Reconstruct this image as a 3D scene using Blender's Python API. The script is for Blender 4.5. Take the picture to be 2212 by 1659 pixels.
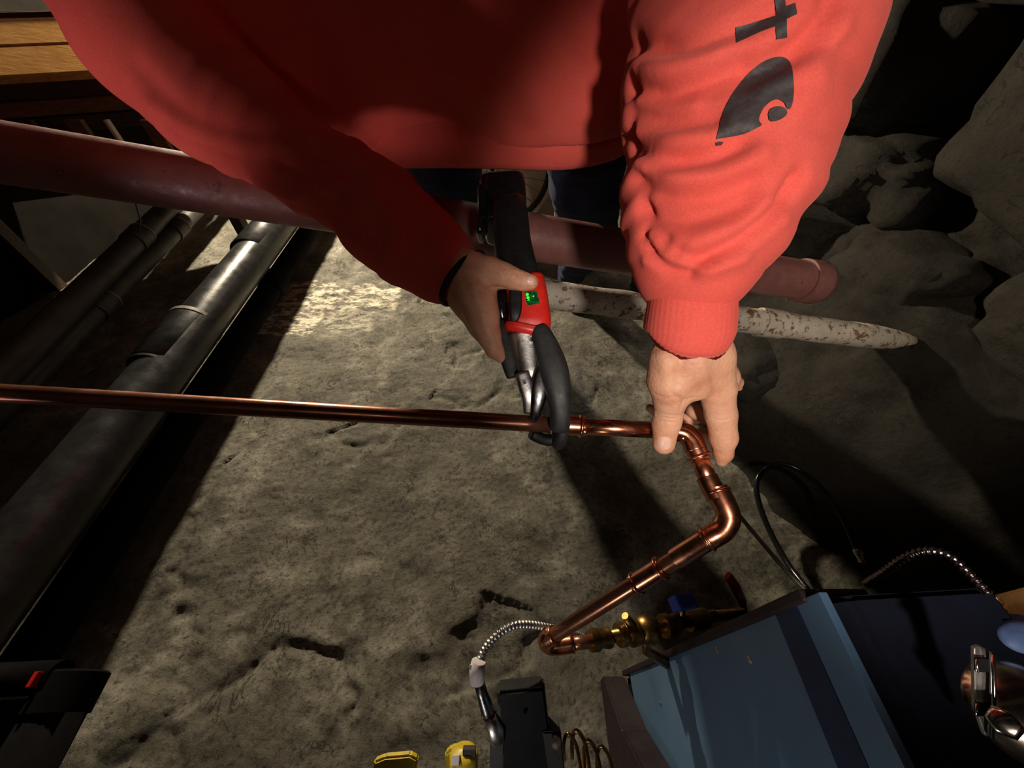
import bpy, bmesh, math, random
import numpy as np
from mathutils import Vector, Matrix
from mathutils.bvhtree import BVHTree
random.seed(7); np.random.seed(7)
for o in list(bpy.data.objects): bpy.data.objects.remove(o)
C = bpy.context.scene.collection
S = bpy.context.scene
# ------------------------------------------------------------------ camera
FOC = 810.0; PITCH = math.radians(48); H = 1.25
cam_d = bpy.data.cameras.new('camera'); cam = bpy.data.objects.new('camera', cam_d); C.objects.link(cam)
cam_d.sensor_width = 36; cam_d.lens = FOC/2212*36; cam_d.clip_start = 0.01
cam.location = (0, 0, H); cam.rotation_euler = (math.pi/2-PITCH, 0, 0)
S.camera = cam
# ------------------------------------------------------------------ light
S.view_settings.view_transform = 'Standard'; S.view_settings.look = 'None'
S.view_settings.exposure = 0.0; S.view_settings.gamma = 1
w = bpy.data.worlds.new('world'); S.world = w; w.use_nodes = True
w.node_tree.nodes['Background'].inputs[0].default_value = (0.55, 0.5, 0.6, 1)
w.node_tree.nodes['Background'].inputs[1].default_value = 0.006
def lamp(name, kind, loc, target, energy, color, size, cone=None, blend=.5):
    l = bpy.data.lights.new(name, kind); l.energy = energy; l.color = color
    l.shadow_soft_size = size
    if cone: l.spot_size = math.radians(cone); l.spot_blend = blend
    o = bpy.data.objects.new(name, l); C.objects.link(o); o.location = loc
    o.rotation_euler = (Vector(target)-Vector(loc)).to_track_quat('-Z', 'Y').to_euler()
    return o
lamp('work_light', 'SPOT', (0.12, -0.40, 1.40), (0.34, 0.42, 0.97), 34, (1.0, .88, .77), .03, 50, .6)
lamp('pipe_fill', 'SPOT', (0.95, -.25, 1.65), (1.12, 1.0, .35), 26, (1.0, .86, .66), .04, 40, .8)  # added spot, brightens the white pipe end and the ground around it
lamp('hanging_bulb', 'POINT', (-1.48, 3.3, 1.58), (0, 0, 0), 520, (1.0, .85, .62), .06)
lamp('room_fill', 'POINT', (-.5, -0.9, 1.95), (0, 0, 0), 2, (1.0, .86, .68), .08)  # added weak fill from above and behind the camera, no real bulb
lamp('sleeve_fill', 'SPOT', (-1.1, -.25, .85), (-.58, .6, 1.12), 21, (1.0, .74, .74), .05, 32, .7)  # added narrow spot to lift the right sleeve only
lamp('boiler_fill', 'SPOT', (-0.2, -0.42, 0.66), (.3, -.1, .5), 3.0, (1.0, .93, .84), .04, 100, .5)  # added fill aimed at the boiler side panel
lamp('back_bulb', 'POINT', (0.4, 3.3, 1.9), (0, 0, 0), 6, (1.0, .88, .7), .05)
# ------------------------------------------------------------------ helpers
fwd = Vector((0, math.cos(PITCH), -math.sin(PITCH))); upv = Vector((0, math.sin(PITCH), math.cos(PITCH)))
def ray(px, py): return Vector((1,0,0))*((px-1106)/FOC) + upv*((829.5-py)/FOC) + fwd
def W(px, py, d): return Vector((0,0,H)) + ray(px, py)*d
def F(px, py, z=0.0):
    r = ray(px, py); return Vector((0,0,H)) + r*((z-H)/r.z)
def sm(poly, n=6):
    """catmull-rom through points; each point is a tuple of numbers"""
    P = [np.array(p, float) for p in poly]
    if len(P) < 3: return [P[0]*(1-k/n)+P[1]*k/n for k in range(n)]+[P[1]]
    P = [2*P[0]-P[1]]+P+[2*P[-1]-P[-2]]; out = []
    for i in range(1, len(P)-2):
        a,b,c,d = P[i-1:i+3]
        for k in range(n):
            t = k/n; out.append(.5*((2*b)+(-a+c)*t+(2*a-5*b+4*c-d)*t*t+(-a+3*b-3*c+d)*t**3))
    out.append(P[-2]); return out
def mesh_obj(name, verts, faces, mat=None, parent=None, smooth=True):
    me = bpy.data.meshes.new(name); me.from_pydata([tuple(v) for v in verts], [], faces); me.update()
    if smooth: me.polygons.foreach_set('use_smooth', [True]*len(me.polygons))
    o = bpy.data.objects.new(name, me); C.objects.link(o)
    if mat:
        for m_ in (mat if isinstance(mat, (list, tuple)) else [mat]): me.materials.append(m_)
    if parent: o.parent = parent
    return o
def bm_obj(name, bm, mat=None, parent=None, smooth=False):
    me = bpy.data.meshes.new(name); bm.normal_update(); bm.to_mesh(me); bm.free()
    if smooth: me.polygons.foreach_set('use_smooth', [True]*len(me.polygons))
    o = bpy.data.objects.new(name, me); C.objects.link(o)
    if mat: me.materials.append(mat)
    if parent: o.parent = parent
    return o
def tag(o, label=None, cat=None, group=None, kind=None):
    if label: o['label'] = label
    if cat: o['category'] = cat
    if group: o['group'] = group
    if kind: o['kind'] = kind
    return o
def thing(name, label, cat, group=None):
    return tag(bpy.data.objects.new(name, None), label, cat, group)
def root(name, label, cat, loc=(0,0,0), group=None):
    o = thing(name, label, cat, group); C.objects.link(o); return o
def finish(o, base):
    """put the empty at the thing's base while its parts stay where they are"""
    o.location = base
    for c in o.children: c.matrix_parent_inverse = Matrix.Translation(-Vector(base))
def frames(pts, up=None):
    n = len(pts); out = []; prev = None
    for i in range(n):
        t = (pts[min(i+1,n-1)]-pts[max(i-1,0)])
        if t.length < 1e-9: t = Vector((0,0,1))
        t.normalize()
        if up is not None:
            s = t.cross(up)
            if s.length < 1e-4: s = t.orthogonal()
        elif prev is None: s = t.orthogonal()
        else:
            s = prev - t*prev.dot(t)
        s.normalize(); prev = s; out.append((s, s.cross(t).normalized() if up is None else s.cross(t).normalized(), t))
    return out
def sweep(name, pts, rad, mat, parent=None, n=20, up=None, thick=None, exp=2.0, caps=True, smooth=True, rib=None):
    """tube along world points; rad = half width per point, thick = half thickness per point, exp = superellipse"""
    pts = [Vector(p[:3]) for p in pts]; fr = frames(pts, up); V = []; Fc = []
    if not hasattr(rad, '__len__'): rad = [rad]*len(pts)
    if thick is None: thick = rad
    elif not hasattr(thick, '__len__'): thick = [thick]*len(pts)
    for i, p in enumerate(pts):
        s, u, t = fr[i]
        for k in range(n):
            a = 2*math.pi*k/n; ca, sa = math.cos(a), math.sin(a)
            x = math.copysign(abs(ca)**(2/exp), ca); y = math.copysign(abs(sa)**(2/exp), sa)
            f = 1 + (rib[1] if rib and (k//rib[0]) % 2 else 0)
            V.append(p + s*x*rad[i]*f + u*y*thick[i]*f)
    for i in range(len(pts)-1):
        for k in range(n):
            a = i*n+k; b = i*n+(k+1) % n; Fc.append((a, b, b+n, a+n))
    if caps:
        Fc.append(tuple(reversed(range(n)))); m = (len(pts)-1)*n; Fc.append(tuple(m+k for k in range(n)))
    me = bpy.data.meshes.new(name); me.from_pydata([tuple(v) for v in V], [], Fc); me.update()
    bm = bmesh.new(); bm.from_mesh(me); bmesh.ops.recalc_face_normals(bm, faces=bm.faces)
    bm.to_mesh(me); bm.free()
    if smooth:
        me.polygons.foreach_set('use_smooth', [len(p.vertices) == 4 for p in me.polygons])
    o = bpy.data.objects.new(name, me); C.objects.link(o)
    if mat: me.materials.append(mat)
    if parent: o.parent = parent
    return o
def lathe(name, a, b, prof, mat, parent=None, n=28):
    """profile of (distance along a->b in metres, radius)"""
    a = Vector(a); b = Vector(b); t = (b-a).normalized()
    pts = []; rr = []
    for s, r in prof: pts.append(a+t*s); rr.append(r)
    s0 = t.orthogonal().normalized(); u0 = s0.cross(t)
    V = []; Fc = []
    for p, r in zip(pts, rr):
        for k in range(n):
            g = 2*math.pi*k/n; V.append(p+s0*math.cos(g)*r+u0*math.sin(g)*r)
    for i in range(len(pts)-1):
        for k in range(n): Fc.append((i*n+k, (i+1)*n+k, (i+1)*n+(k+1) % n, i*n+(k+1) % n))
    Fc.append(tuple(range(n))); m = (len(pts)-1)*n; Fc.append(tuple(reversed([m+k for k in range(n)])))
    me = bpy.data.meshes.new(name); me.from_pydata([tuple(v) for v in V], [], Fc); me.update()
    bm = bmesh.new(); bm.from_mesh(me); bmesh.ops.recalc_face_normals(bm, faces=bm.faces); bm.to_mesh(me); bm.free()
    me.polygons.foreach_set('use_smooth', [len(p.vertices) == 4 for p in me.polygons])
    me.set_sharp_from_angle(angle=math.radians(50))
    o = bpy.data.objects.new(name, me); C.objects.link(o); me.materials.append(mat)
    if parent: o.parent = parent
    return o
def box(name, c, sx, sy, sz, mat, parent=None, bev=0.003, ax=None, seg=2):
    """box centred at c with half sizes along three axes"""
    bm = bmesh.new(); bmesh.ops.create_cube(bm, size=2)
    for v in bm.verts: v.co = Vector((v.co.x*sx, v.co.y*sy, v.co.z*sz))
    if bev: bmesh.ops.bevel(bm, geom=bm.edges[:], offset=bev, segments=seg, profile=.6, affect='EDGES')
    M = Matrix.Identity(3)
    if ax:
        a, b = Vector(ax[0]).normalized(), Vector(ax[1]); b = (b-a*b.dot(a)).normalized(); c3 = a.cross(b)
        M = Matrix((a, b, c3)).transposed()
    c = Vector(c)
    for v in bm.verts: v.co = c + M @ v.co
    return bm_obj(name, bm, mat, parent, False)
def prism(name, poly, normal, th, mat, parent=None, bev=0.002):
    """extrude a polygon of world points"""
    bm = bmesh.new(); nv = Vector(normal).normalized()*th
    vs = [bm.verts.new(Vector(p)) for p in poly]; f = bm.faces.new(vs)
    r = bmesh.ops.extrude_face_region(bm, geom=[f])
    for e in r['geom']:
        if isinstance(e, bmesh.types.BMVert): e.co += nv
    bmesh.ops.recalc_face_normals(bm, faces=bm.faces)
    if bev: bmesh.ops.bevel(bm, geom=bm.edges[:], offset=bev, segments=2, affect='EDGES', clamp_overlap=True)
    return bm_obj(name, bm, mat, parent, False)
# --- numpy noise
_perm = np.random.permutation(4096)
def vnoise(P):
    Pi = np.floor(P).astype(int); f = P-Pi; f = f*f*(3-2*f)
    def h(ix, iy, iz): return _perm[(_perm[(_perm[ix & 4095]+iy) & 4095]+iz) & 4095]/4095.0
    r = 0
    for dx in (0,1):
        for dy in (0,1):
            for dz in (0,1):
                wgt = (f[...,0] if dx else 1-f[...,0])*(f[...,1] if dy else 1-f[...,1])*(f[...,2] if dz else 1-f[...,2])
                r = r+wgt*h(Pi[...,0]+dx, Pi[...,1]+dy, Pi[...,2]+dz)
    return r
def fbm(P, oct=5, g=.5):
    a = 1; s = 0; t = 0
    for i in range(oct): s = s+a*vnoise(P*2**i+i*17.3); t += a; a *= g
    return s/t-.5
# --- signed distance modelling
def smin(a, b, k):
    h = np.clip(.5+.5*(b-a)/k, 0, 1); return b*(1-h)+a*h-k*h*(1-h)
class Field:
    def __init__(s, prims, h, pad=.03, cut=None):
        """prims: (a, b, ra, rb, k[, squash]) with world Vectors"""
        lo = np.min([np.minimum(np.array(p[0])-p[2], np.array(p[1])-p[3]) for p in prims], 0)-pad
        hi = np.max([np.maximum(np.array(p[0])+p[2], np.array(p[1])+p[3]) for p in prims], 0)+pad
        nn = np.ceil((hi-lo)/h).astype(int)+1
        ax = [lo[i]+np.arange(nn[i])*h for i in range(3)]
        D = np.full(nn, 1.0, np.float32)
        for ip, p in enumerate(prims):
            if cut and ip == cut[0]: D = np.maximum(D, cut[1](ax[0][:,None,None], ax[1][None,:,None], ax[2][None,None,:]).astype(np.float32))
            a = np.array(p[0]); b = np.array(p[1]); ra, rb, k = p[2], p[3], p[4]
            m = max(ra, rb)+k+3*h
            l = np.minimum(a, b)-m; u = np.maximum(a, b)+m
            i0 = np.clip(np.floor((l-lo)/h).astype(int), 0, nn); i1 = np.clip(np.ceil((u-lo)/h).astype(int)+1, 0, nn)
            sl = tuple(slice(i0[i], i1[i]) for i in range(3))
            X, Y, Z = np.meshgrid(ax[0][sl[0]], ax[1][sl[1]], ax[2][sl[2]], indexing='ij')
            ba = b-a; L = max(ba@ba, 1e-12)
            t = np.clip(((X-a[0])*ba[0]+(Y-a[1])*ba[1]+(Z-a[2])*ba[2])/L, 0, 1)
            d = np.sqrt((X-a[0]-ba[0]*t)**2+(Y-a[1]-ba[1]*t)**2+(Z-a[2]-ba[2]*t)**2)-(ra+(rb-ra)*t)
            D[sl] = smin(D[sl], d.astype(np.float32), k)
        s.D = D; s.lo = lo; s.h = h
    def mesh(s):
        D = s.D; ins = D < 0
        cnt = np.zeros(tuple(np.array(D.shape)-1), np.int8)
        cs = [(i,j,k) for i in (0,1) for j in (0,1) for k in (0,1)]
        def sub(A, c): return A[c[0]:A.shape[0]-1+c[0], c[1]:A.shape[1]-1+c[1], c[2]:A.shape[2]-1+c[2]]
        for c in cs: cnt += sub(ins, c)
        act = (cnt > 0) & (cnt < 8); idx = np.argwhere(act)
        vid = np.full(act.shape, -1, np.int64); vid[act] = np.arange(len(idx))
        val = {c: D[idx[:,0]+c[0], idx[:,1]+c[1], idx[:,2]+c[2]] for c in cs}
        acc = np.zeros((len(idx),3)); n = np.zeros(len(idx))
        for c in cs:
            for a in range(3):
                if c[a] == 0:
                    e = list(c); e[a] = 1; e = tuple(e); v0, v1 = val[c], val[e]
                    m = (v0 < 0) != (v1 < 0); t = np.where(m, v0/np.where(m, v0-v1, 1), 0)
                    p = np.tile(np.array(c, float), (len(idx),1)); p[:,a] += t
                    acc += p*m[:,None]; n += m
        V = s.lo+(idx+acc/n[:,None])*s.h
        Q = []
        for a in range(3):
            b, c = (a+1)%3, (a+2)%3
            s0 = [slice(None)]*3; s1 = [slice(None)]*3; s0[a] = slice(0,-1); s1[a] = slice(1,None)
            x = ins[tuple(s0)] != ins[tuple(s1)]; e = np.argwhere(x)
            e = e[(e[:,b] > 0) & (e[:,c] > 0) & (e[:,b] < D.shape[b]-1) & (e[:,c] < D.shape[c]-1)]
            o = [0,0,0]
            def g(db, dc):
                f = e.copy(); f[:,b] -= db; f[:,c] -= dc; return vid[f[:,0], f[:,1], f[:,2]]
            q = np.stack([g(1,1), g(0,1), g(0,0), g(1,0)], 1)
            inside = ins[e[:,0], e[:,1], e[:,2]]
            q[~inside] = q[~inside][:, ::-1]; Q.append(q)
        return V, np.concatenate(Q)
def np_mesh(name, V, Q):
    me = bpy.data.meshes.new(name); me.from_pydata(V.tolist(), [], Q.tolist()); me.update()
    me.polygons.foreach_set('use_smooth', [True]*len(me.polygons)); return me
def normals(V, Q):
    n = np.cross(V[Q[:,2]]-V[Q[:,0]], V[Q[:,3]]-V[Q[:,1]]); N = np.zeros_like(V)
    for k in range(4): np.add.at(N, Q[:,k], n)
    return N/np.maximum(np.linalg.norm(N, axis=1), 1e-12)[:,None]
def laplace(V, Q, it=2, f=.5):
    for _ in range(it):
        A = np.zeros_like(V); c = np.zeros(len(V))
        for k in range(4):
            for m in (1,3):
                np.add.at(A, Q[:,k], V[Q[:,(k+m)%4]]); np.add.at(c, Q[:,k], 1)
        V = V+(A/c[:,None]-V)*f
    return V
# ------------------------------------------------------------------ materials
class NT:
    def __init__(s, name):
        s.m = bpy.data.materials.new(name); s.m.use_nodes = True; s.t = s.m.node_tree; s.b = s.t.nodes['Principled BSDF']
        s.tc = s.t.nodes.new('ShaderNodeTexCoord').outputs['Object']
    def n(s, kind, **kw):
        x = s.t.nodes.new(kind)
        for k, v in kw.items(): setattr(x, k, v)
        return x
    def link(s, a, b): s.t.links.new(a, b)
    def put(s, sock, v):
        if isinstance(v, bpy.types.NodeSocket): s.link(v, sock)
        else: sock.default_value = v
    def noise(s, scale, detail=6, rough=.6, vec=None, dist=0):
        x = s.n('ShaderNodeTexNoise'); x.inputs['Scale'].default_value = scale; x.inputs['Detail'].default_value = detail
        x.inputs['Roughness'].default_value = rough; x.inputs['Distortion'].default_value = dist
        s.link(vec or s.tc, x.inputs['Vector']); return x.outputs['Fac']
    def stretch(s, sc, rot=(0,0,0)):
        x = s.n('ShaderNodeMapping'); x.inputs['Scale'].default_value = sc; x.inputs['Rotation'].default_value = rot
        s.link(s.tc, x.inputs['Vector']); return x.outputs[0]
    def ramp(s, fac, stops):
        x = s.n('ShaderNodeValToRGB'); e = x.color_ramp.elements
        while len(e) < len(stops): e.new(.5)
        for k, (p, c) in enumerate(stops):
            e[k].position = p; e[k].color = tuple(c)+(1,) if hasattr(c, '__len__') else (c, c, c, 1)
        s.link(fac, x.inputs[0]); return x.outputs[0]
    def mix(s, f, a, b, mode='MIX'):
        x = s.n('ShaderNodeMix', data_type='RGBA', blend_type=mode)
        s.put(x.inputs[0], f)
        for i, v in ((6, a), (7, b)):
            if isinstance(v, tuple) and len(v) == 3: v = v+(1,)
            s.put(x.inputs[i], v)
        return x.outputs[2]
    def math(s, op, a, b=0.0, c=None):
        x = s.n('ShaderNodeMath', operation=op); s.put(x.inputs[0], a); s.put(x.inputs[1], b)
        if c is not None: s.put(x.inputs[2], c)
        return x.outputs[0]
    def bump(s, h, strength=.3, dist=.002):
        x = s.n('ShaderNodeBump'); x.inputs['Strength'].default_value = strength; x.inputs['Distance'].default_value = dist
        s.link(h, x.inputs['Height']); s.link(x.outputs[0], s.b.inputs['Normal'])
    def set(s, **kw):
        for k, v in kw.items():
            k = k.replace('_', ' ')
            if isinstance(v, tuple) and len(v) == 3: v = v+(1,)
            s.put(s.b.inputs[k], v)
        return s
def simple(name, col, rough=.5, metal=0, scale=40, var=.25, bump=.15, bdist=.001, dark=None, spec=.5):
    t = NT(name); nz = t.noise(scale)
    d = dark or tuple(c*(1-var) for c in col); l = tuple(min(1, c*(1+var)) for c in col)
    t.set(Base_Color=t.ramp(nz, [(.3, d), (.7, l)]), Metallic=metal,
          Roughness=t.ramp(t.noise(scale*.6), [(.3, max(0, rough-.08)), (.7, min(1, rough+.12))]))
    t.b.inputs['Specular IOR Level'].default_value = spec
    if bump: t.bump(t.noise(scale*3), bump, bdist)
    return t.m
def cloth(name, col, dark, weave=900):
    t = NT(name)
    nz = t.noise(14, 4); c = t.mix(t.ramp(nz, [(.35, 0), (.7, 1)]), dark, col)
    c = t.mix(.25, c, t.ramp(t.noise(500, 2, .7), [(.3, tuple(x*.6 for x in col)), (.7, tuple(min(1, x*1.3) for x in col))]))
    t.set(Base_Color=c, Roughness=.95, Sheen_Weight=.35, Sheen_Roughness=.45)
    t.b.inputs['Sheen Tint'].default_value = tuple(min(1, x*1.6+.1) for x in col)+(1,)
    t.b.inputs['Specular IOR Level'].default_value = .15
    t.bump(t.noise(weave, 3, .7), .35, .0012); return t.m
M = {}
M['red_cloth'] = cloth('red_fleece', (.72, .112, .088), (.66, .088, .066))
M['print'] = simple('dark_screen_print', (.035, .026, .028), .62, 0, 200, .3, .3, .0006)
M['denim'] = cloth('dark_denim', (.016, .026, .07), (.008, .014, .035))
M['black_rubber'] = simple('black_rubber', (.009, .009, .010), .5, 0, 80, .3, .2, .001, None, .3)
M['gloss_black'] = simple('glossy_black_plastic', (.008, .008, .009), .16, 0, 60, .3, .03)
M['grey_rubber'] = simple('dark_grey_rubber', (.018, .019, .020), .55, 0, 120, .25, .25)
M['tool_red'] = simple('red_tool_plastic', (.62, .02, .012), .35, 0, 100, .12, .05)
M['steel'] = simple('brushed_steel', (.55, .53, .52), .36, 1, 90, .25, .2)
M['dark_steel'] = simple('dark_tool_steel', (.2, .2, .21), .28, 1, 90, .3, .15)
M['chrome'] = simple('worn_chrome', (.75, .7, .62), .18, 1, 30, .2, .1)
M['white_label'] = simple('white_label', (.62, .56, .58), .6, 0, 100, .1, .05)
M['yellow'] = simple('yellow_handle_paint', (.55, .42, .02), .4, 0, 60, .2, .1)
M['blue_paint_valve'] = simple('blue_valve_handle', (.02, .05, .3), .35, 0, 60, .25, .1)
M['red_lever'] = simple('red_lever_vinyl', (.5, .015, .012), .4, 0, 60, .2, .1)
M['brass'] = simple('aged_brass', (.26, .15, .05), .34, 1, 60, .45, .2)
M['black_box'] = simple('matte_black_box', (.004, .004, .006), .6, 0, 60, .3, .05, .001, None, .2)
M['white_board'] = simple('pale_board', (.62, .6, .52), .7, 0, 8, .15, .1)
M['spoke'] = simple('spoke_steel', (.5, .42, .28), .3, 1, 60, .2, 0)
M['tyre'] = simple('tyre_rubber', (.02, .02, .02), .8, 0, 60, .3, .3)
M['navy'] = simple('navy_enamel', (.0016, .0035, .011), .75, 0, 60, .3, .1, .001, None, .2)
M['maroon'] = simple('dark_maroon_cover', (.010, .003, .005), .6, 0, 30, .4, .1)
M['blue_cloth'] = simple('faded_blue_cover', (.10, .17, .38), .6, 0, 60, .35, .3)
def copper():
    t = NT('copper'); a = t.noise(9, 5); 
    c = t.ramp(a, [(.25, (.42, .14, .08)), (.5, (.72, .29, .17)), (.8, (.85, .42, .27))])
    c = t.mix(t.ramp(t.noise(60, 4, .7), [(.55, 0), (.75, .6)]), c, (.20, .07, .04))
    t.set(Base_Color=c, Metallic=1.0, Roughness=t.ramp(t.noise(30, 4), [(.3, .17), (.7, .34)]))
    t.bump(t.noise(120, 3), .12, .0006); return t.m
M['copper'] = copper()
def copper_dull():
    t = NT('tarnished_copper'); a = t.noise(7, 5)
    c = t.ramp(a, [(.3, (.20, .08, .05)), (.7, (.42, .17, .10))])
    t.set(Base_Color=c, Metallic=.75, Roughness=t.ramp(t.noise(26, 4), [(.3, .2), (.7, .36)]))
    t.bump(t.noise(120, 3), .1, .0006); return t.m
M['copper_dull'] = copper_dull()
def skin():
    t = NT('skin'); a = t.noise(22, 4)
    c = t.ramp(a, [(.3, (.50, .22, .13)), (.5, (.62, .32, .20)), (.75, (.68, .39, .26))])
    c = t.mix(t.ramp(t.noise(90, 4), [(.5, 0), (.8, .5)]), c, (.50, .17, .11))
    t.set(Base_Color=c, Roughness=.52, Subsurface_Weight=.12)
    t.b.inputs['Subsurface Radius'].default_value = (.006, .002, .001)
    t.b.inputs['Specular IOR Level'].default_value = .35
    v = t.n('ShaderNodeTexVoronoi'); v.inputs['Scale'].default_value = 260; t.link(t.tc, v.inputs['Vector'])
    t.bump(t.math('ADD', v.outputs['Distance'], t.noise(70, 5, .7)), .35, .0010); return t.m
M['skin'] = skin()
M['nail'] = simple('fingernail', (.74, .45, .36), .3, 0, 60, .1, .03)
def paint_pipe(name, cols, rust, lim, rough=.45, scale=10):
    t = NT(name); c = t.ramp(t.noise(scale, 5), [(.3, cols[0]), (.7, cols[1])])
    v = t.stretch((1, 1, 1))
    c = t.mix(t.ramp(t.noise(scale*3.2, 8, .72), [(lim, 0), (lim+.06, 1)]), c, rust)
    t.set(Base_Color=c, Roughness=t.ramp(t.noise(scale*4), [(.3, rough-.1), (.7, rough+.25)]))
    t.bump(t.noise(scale*12, 5, .7), .35, .002); return t.m
M['red_pipe'] = paint_pipe('dull_red_painted_iron', ((.17, .065, .058), (.24, .095, .085)), (.08, .02, .012), .62, .42)
M['white_pipe'] = paint_pipe('flaking_white_paint', ((.40, .36, .29), (.56, .50, .42)), (.17, .075, .03), .53, .6, 16)
M['abs'] = simple('black_drain_plastic', (.018, .018, .02), .3, 0, 25, .35, .2, .002)
M['abs_grey'] = simple('dusty_dark_pipe', (.035, .030, .027), .5, 0, 15, .45, .25)
M['abs_matte'] = simple('dusty_black_pipe', (.003, .0025, .003), .9, 0, 30, .4, .3, .001, None, .1)
M['clamp'] = simple('grey_pipe_tape', (.22, .2, .16), .5, 0, 90, .4, .2)
def wood(name, a, b, rough, rot=(0,0,0), coat=0):
    t = NT(name); v = t.stretch((1.2, 14, 14), rot)
    c = t.ramp(t.noise(5, 8, .65, v, .6), [(.3, a), (.7, b)])
    t.set(Base_Color=c, Roughness=rough, Coat_Weight=coat, Coat_Roughness=.12)
    t.bump(t.noise(9, 8, .7, v), .3, .003); return t.m
M['varnish'] = wood('glossy_orange_wood', (.42, .19, .05), (.75, .42, .14), .22, coat=1.0)
M['dark_wood'] = wood('dark_stained_wood', (.022, .012, .008), (.06, .03, .017), .5)
M['mid_wood'] = wood('brown_rough_wood', (.09, .042, .018), (.2, .10, .05), .7)
def boiler_paint():
    t = NT('pale_blue_boiler_enamel')
    c = t.ramp(t.noise(7, 5), [(.3, (.055, .115, .20)), (.7, (.078, .145, .235))])
    c = t.mix(t.ramp(t.noise(38, 5, .7), [(.66, 0), (.72, .7)]), c, (.2, .14, .09))
    t.set(Base_Color=c, Roughness=.48); t.bump(t.noise(80, 4), .1, .001); return t.m
M['boiler'] = boiler_paint()
M['boiler_dark'] = simple('dark_blue_enamel', (.006, .018, .06), .5, 0, 50, .2, .1)
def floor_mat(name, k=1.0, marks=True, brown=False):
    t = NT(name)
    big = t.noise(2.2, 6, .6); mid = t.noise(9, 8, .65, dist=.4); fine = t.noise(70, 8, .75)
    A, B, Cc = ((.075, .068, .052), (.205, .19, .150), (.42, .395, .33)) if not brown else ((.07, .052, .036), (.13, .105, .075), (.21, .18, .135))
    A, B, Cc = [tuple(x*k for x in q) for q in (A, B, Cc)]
    c = t.ramp(mid, [(.3, A), (.5, B), (.72, Cc)])
    c = t.mix(t.ramp(big, [(.38, .8), (.60, 0)]), c, tuple(x*.62 for x in B))
    c = t.mix(t.ramp(fine, [(.34, .9), (.5, 0)]), c, tuple(x*.45 for x in A))
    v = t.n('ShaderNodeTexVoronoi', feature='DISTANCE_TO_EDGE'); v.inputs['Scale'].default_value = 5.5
    wv = t.n('ShaderNodeMix', data_type='VECTOR'); wv.inputs[0].default_value = .35
    t.link(t.tc, wv.inputs[4]); nc = t.n('ShaderNodeTexNoise'); nc.inputs['Scale'].default_value = 6; nc.inputs['Detail'].default_value = 8
    t.link(t.tc, nc.inputs['Vector']); t.link(nc.outputs['Color'], wv.inputs[5]); t.link(wv.outputs[1], v.inputs['Vector'])
    crack = t.math('MULTIPLY', t.ramp(t.math('ABSOLUTE', t.math('SUBTRACT', t.noise(5.5, 9, .68, dist=.5), .5)), [(.0, 1), (.010, 0)]), t.ramp(t.noise(5.5, 3, vec=t.stretch((1, 1.3, 1), (0, 0, 1))), [(.52, 0), (.6, 1)]))
    c = t.mix(t.math('MULTIPLY', crack, .75), c, (.022, .018, .012))
    if marks:
        sx = t.n('ShaderNodeSeparateXYZ'); t.link(t.tc, sx.inputs[0])
        wob = t.math('MULTIPLY', t.math('SUBTRACT', t.noise(9, 5), .5), .10)
        def boxm(p0, p1, soft):
            cx, cy = (p0.x+p1.x)/2, (p0.y+p1.y)/2; hx, hy = abs(p0.x-p1.x)/2, abs(p0.y-p1.y)/2
            ax_ = t.math('SUBTRACT', hx, t.math('ABSOLUTE', t.math('ADD', t.math('SUBTRACT', sx.outputs[0], cx), wob)))
            ay_ = t.math('SUBTRACT', hy, t.math('ABSOLUTE', t.math('ADD', t.math('SUBTRACT', sx.outputs[1], cy), wob)))
            m = t.math('MINIMUM', ax_, ay_); x = t.math('DIVIDE', m, soft); x.node.use_clamp = True; return x
        streak = t.noise(17, 9, .8, t.stretch((.7, 1.6, 1)))
        brushed = t.ramp(streak, [(.47, 0), (.55, 1)])
        m1 = boxm(F(632, 612), F(855, 668), .03); m2 = boxm(F(622, 605), F(668, 722), .02)
        m3 = boxm(F(700, 650), F(800, 722), .05)
        mm = t.math('MAXIMUM', t.math('MAXIMUM', m1, m2), t.math('MULTIPLY', m3, .6))
        c = t.mix(t.math('MULTIPLY', t.math('MULTIPLY', mm, brushed), .95), c, (.80, .74, .58))
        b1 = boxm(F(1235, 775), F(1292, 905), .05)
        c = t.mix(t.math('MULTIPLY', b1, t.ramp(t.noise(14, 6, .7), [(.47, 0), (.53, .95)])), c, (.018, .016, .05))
        b2 = boxm(F(1140, 960), F(1215, 1090), .06)  # dark patch under the press tool: its shadow put into the floor colour
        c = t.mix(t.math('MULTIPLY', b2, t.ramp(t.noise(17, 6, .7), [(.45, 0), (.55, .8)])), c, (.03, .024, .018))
    t.set(Base_Color=c, Roughness=t.ramp(mid, [(.3, .6), (.7, .85)]))
    t.b.inputs['Specular IOR Level'].default_value = .35
    hgt = t.math('ADD', t.math('MULTIPLY', t.noise(34, 10, .75), 1.0), t.math('MULTIPLY', crack, -.6))
    t.bump(hgt, .75, .012); return t.m
M['floor'] = floor_mat('rough_grey_concrete')
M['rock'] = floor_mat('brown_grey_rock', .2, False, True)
M['dark_plaster'] = simple('dark_basement_wall', (.008, .007, .006), .95, 0, 3, .4, .4, .01, None, .03)
M['joist'] = M['mid_wood']
def screen_mat():
    t = NT('green_lcd'); t.set(Base_Color=(.005, .03, .008), Roughness=.2)
    v = t.noise(260, 2)
    t.link(t.ramp(v, [(.45, (.0, .02, .004)), (.6, (.0, .16, .03))]), t.b.inputs['Emission Color']); t.b.inputs['Emission Strength'].default_value = .5
    return t.m
def emit(name, c, s):
    t = NT(name); t.set(Base_Color=c, Emission_Color=c, Emission_Strength=s); return t.m
M['lcd'] = screen_mat(); M['led'] = emit('green_led', (.02, 1.0, .04), 1.1)
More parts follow.
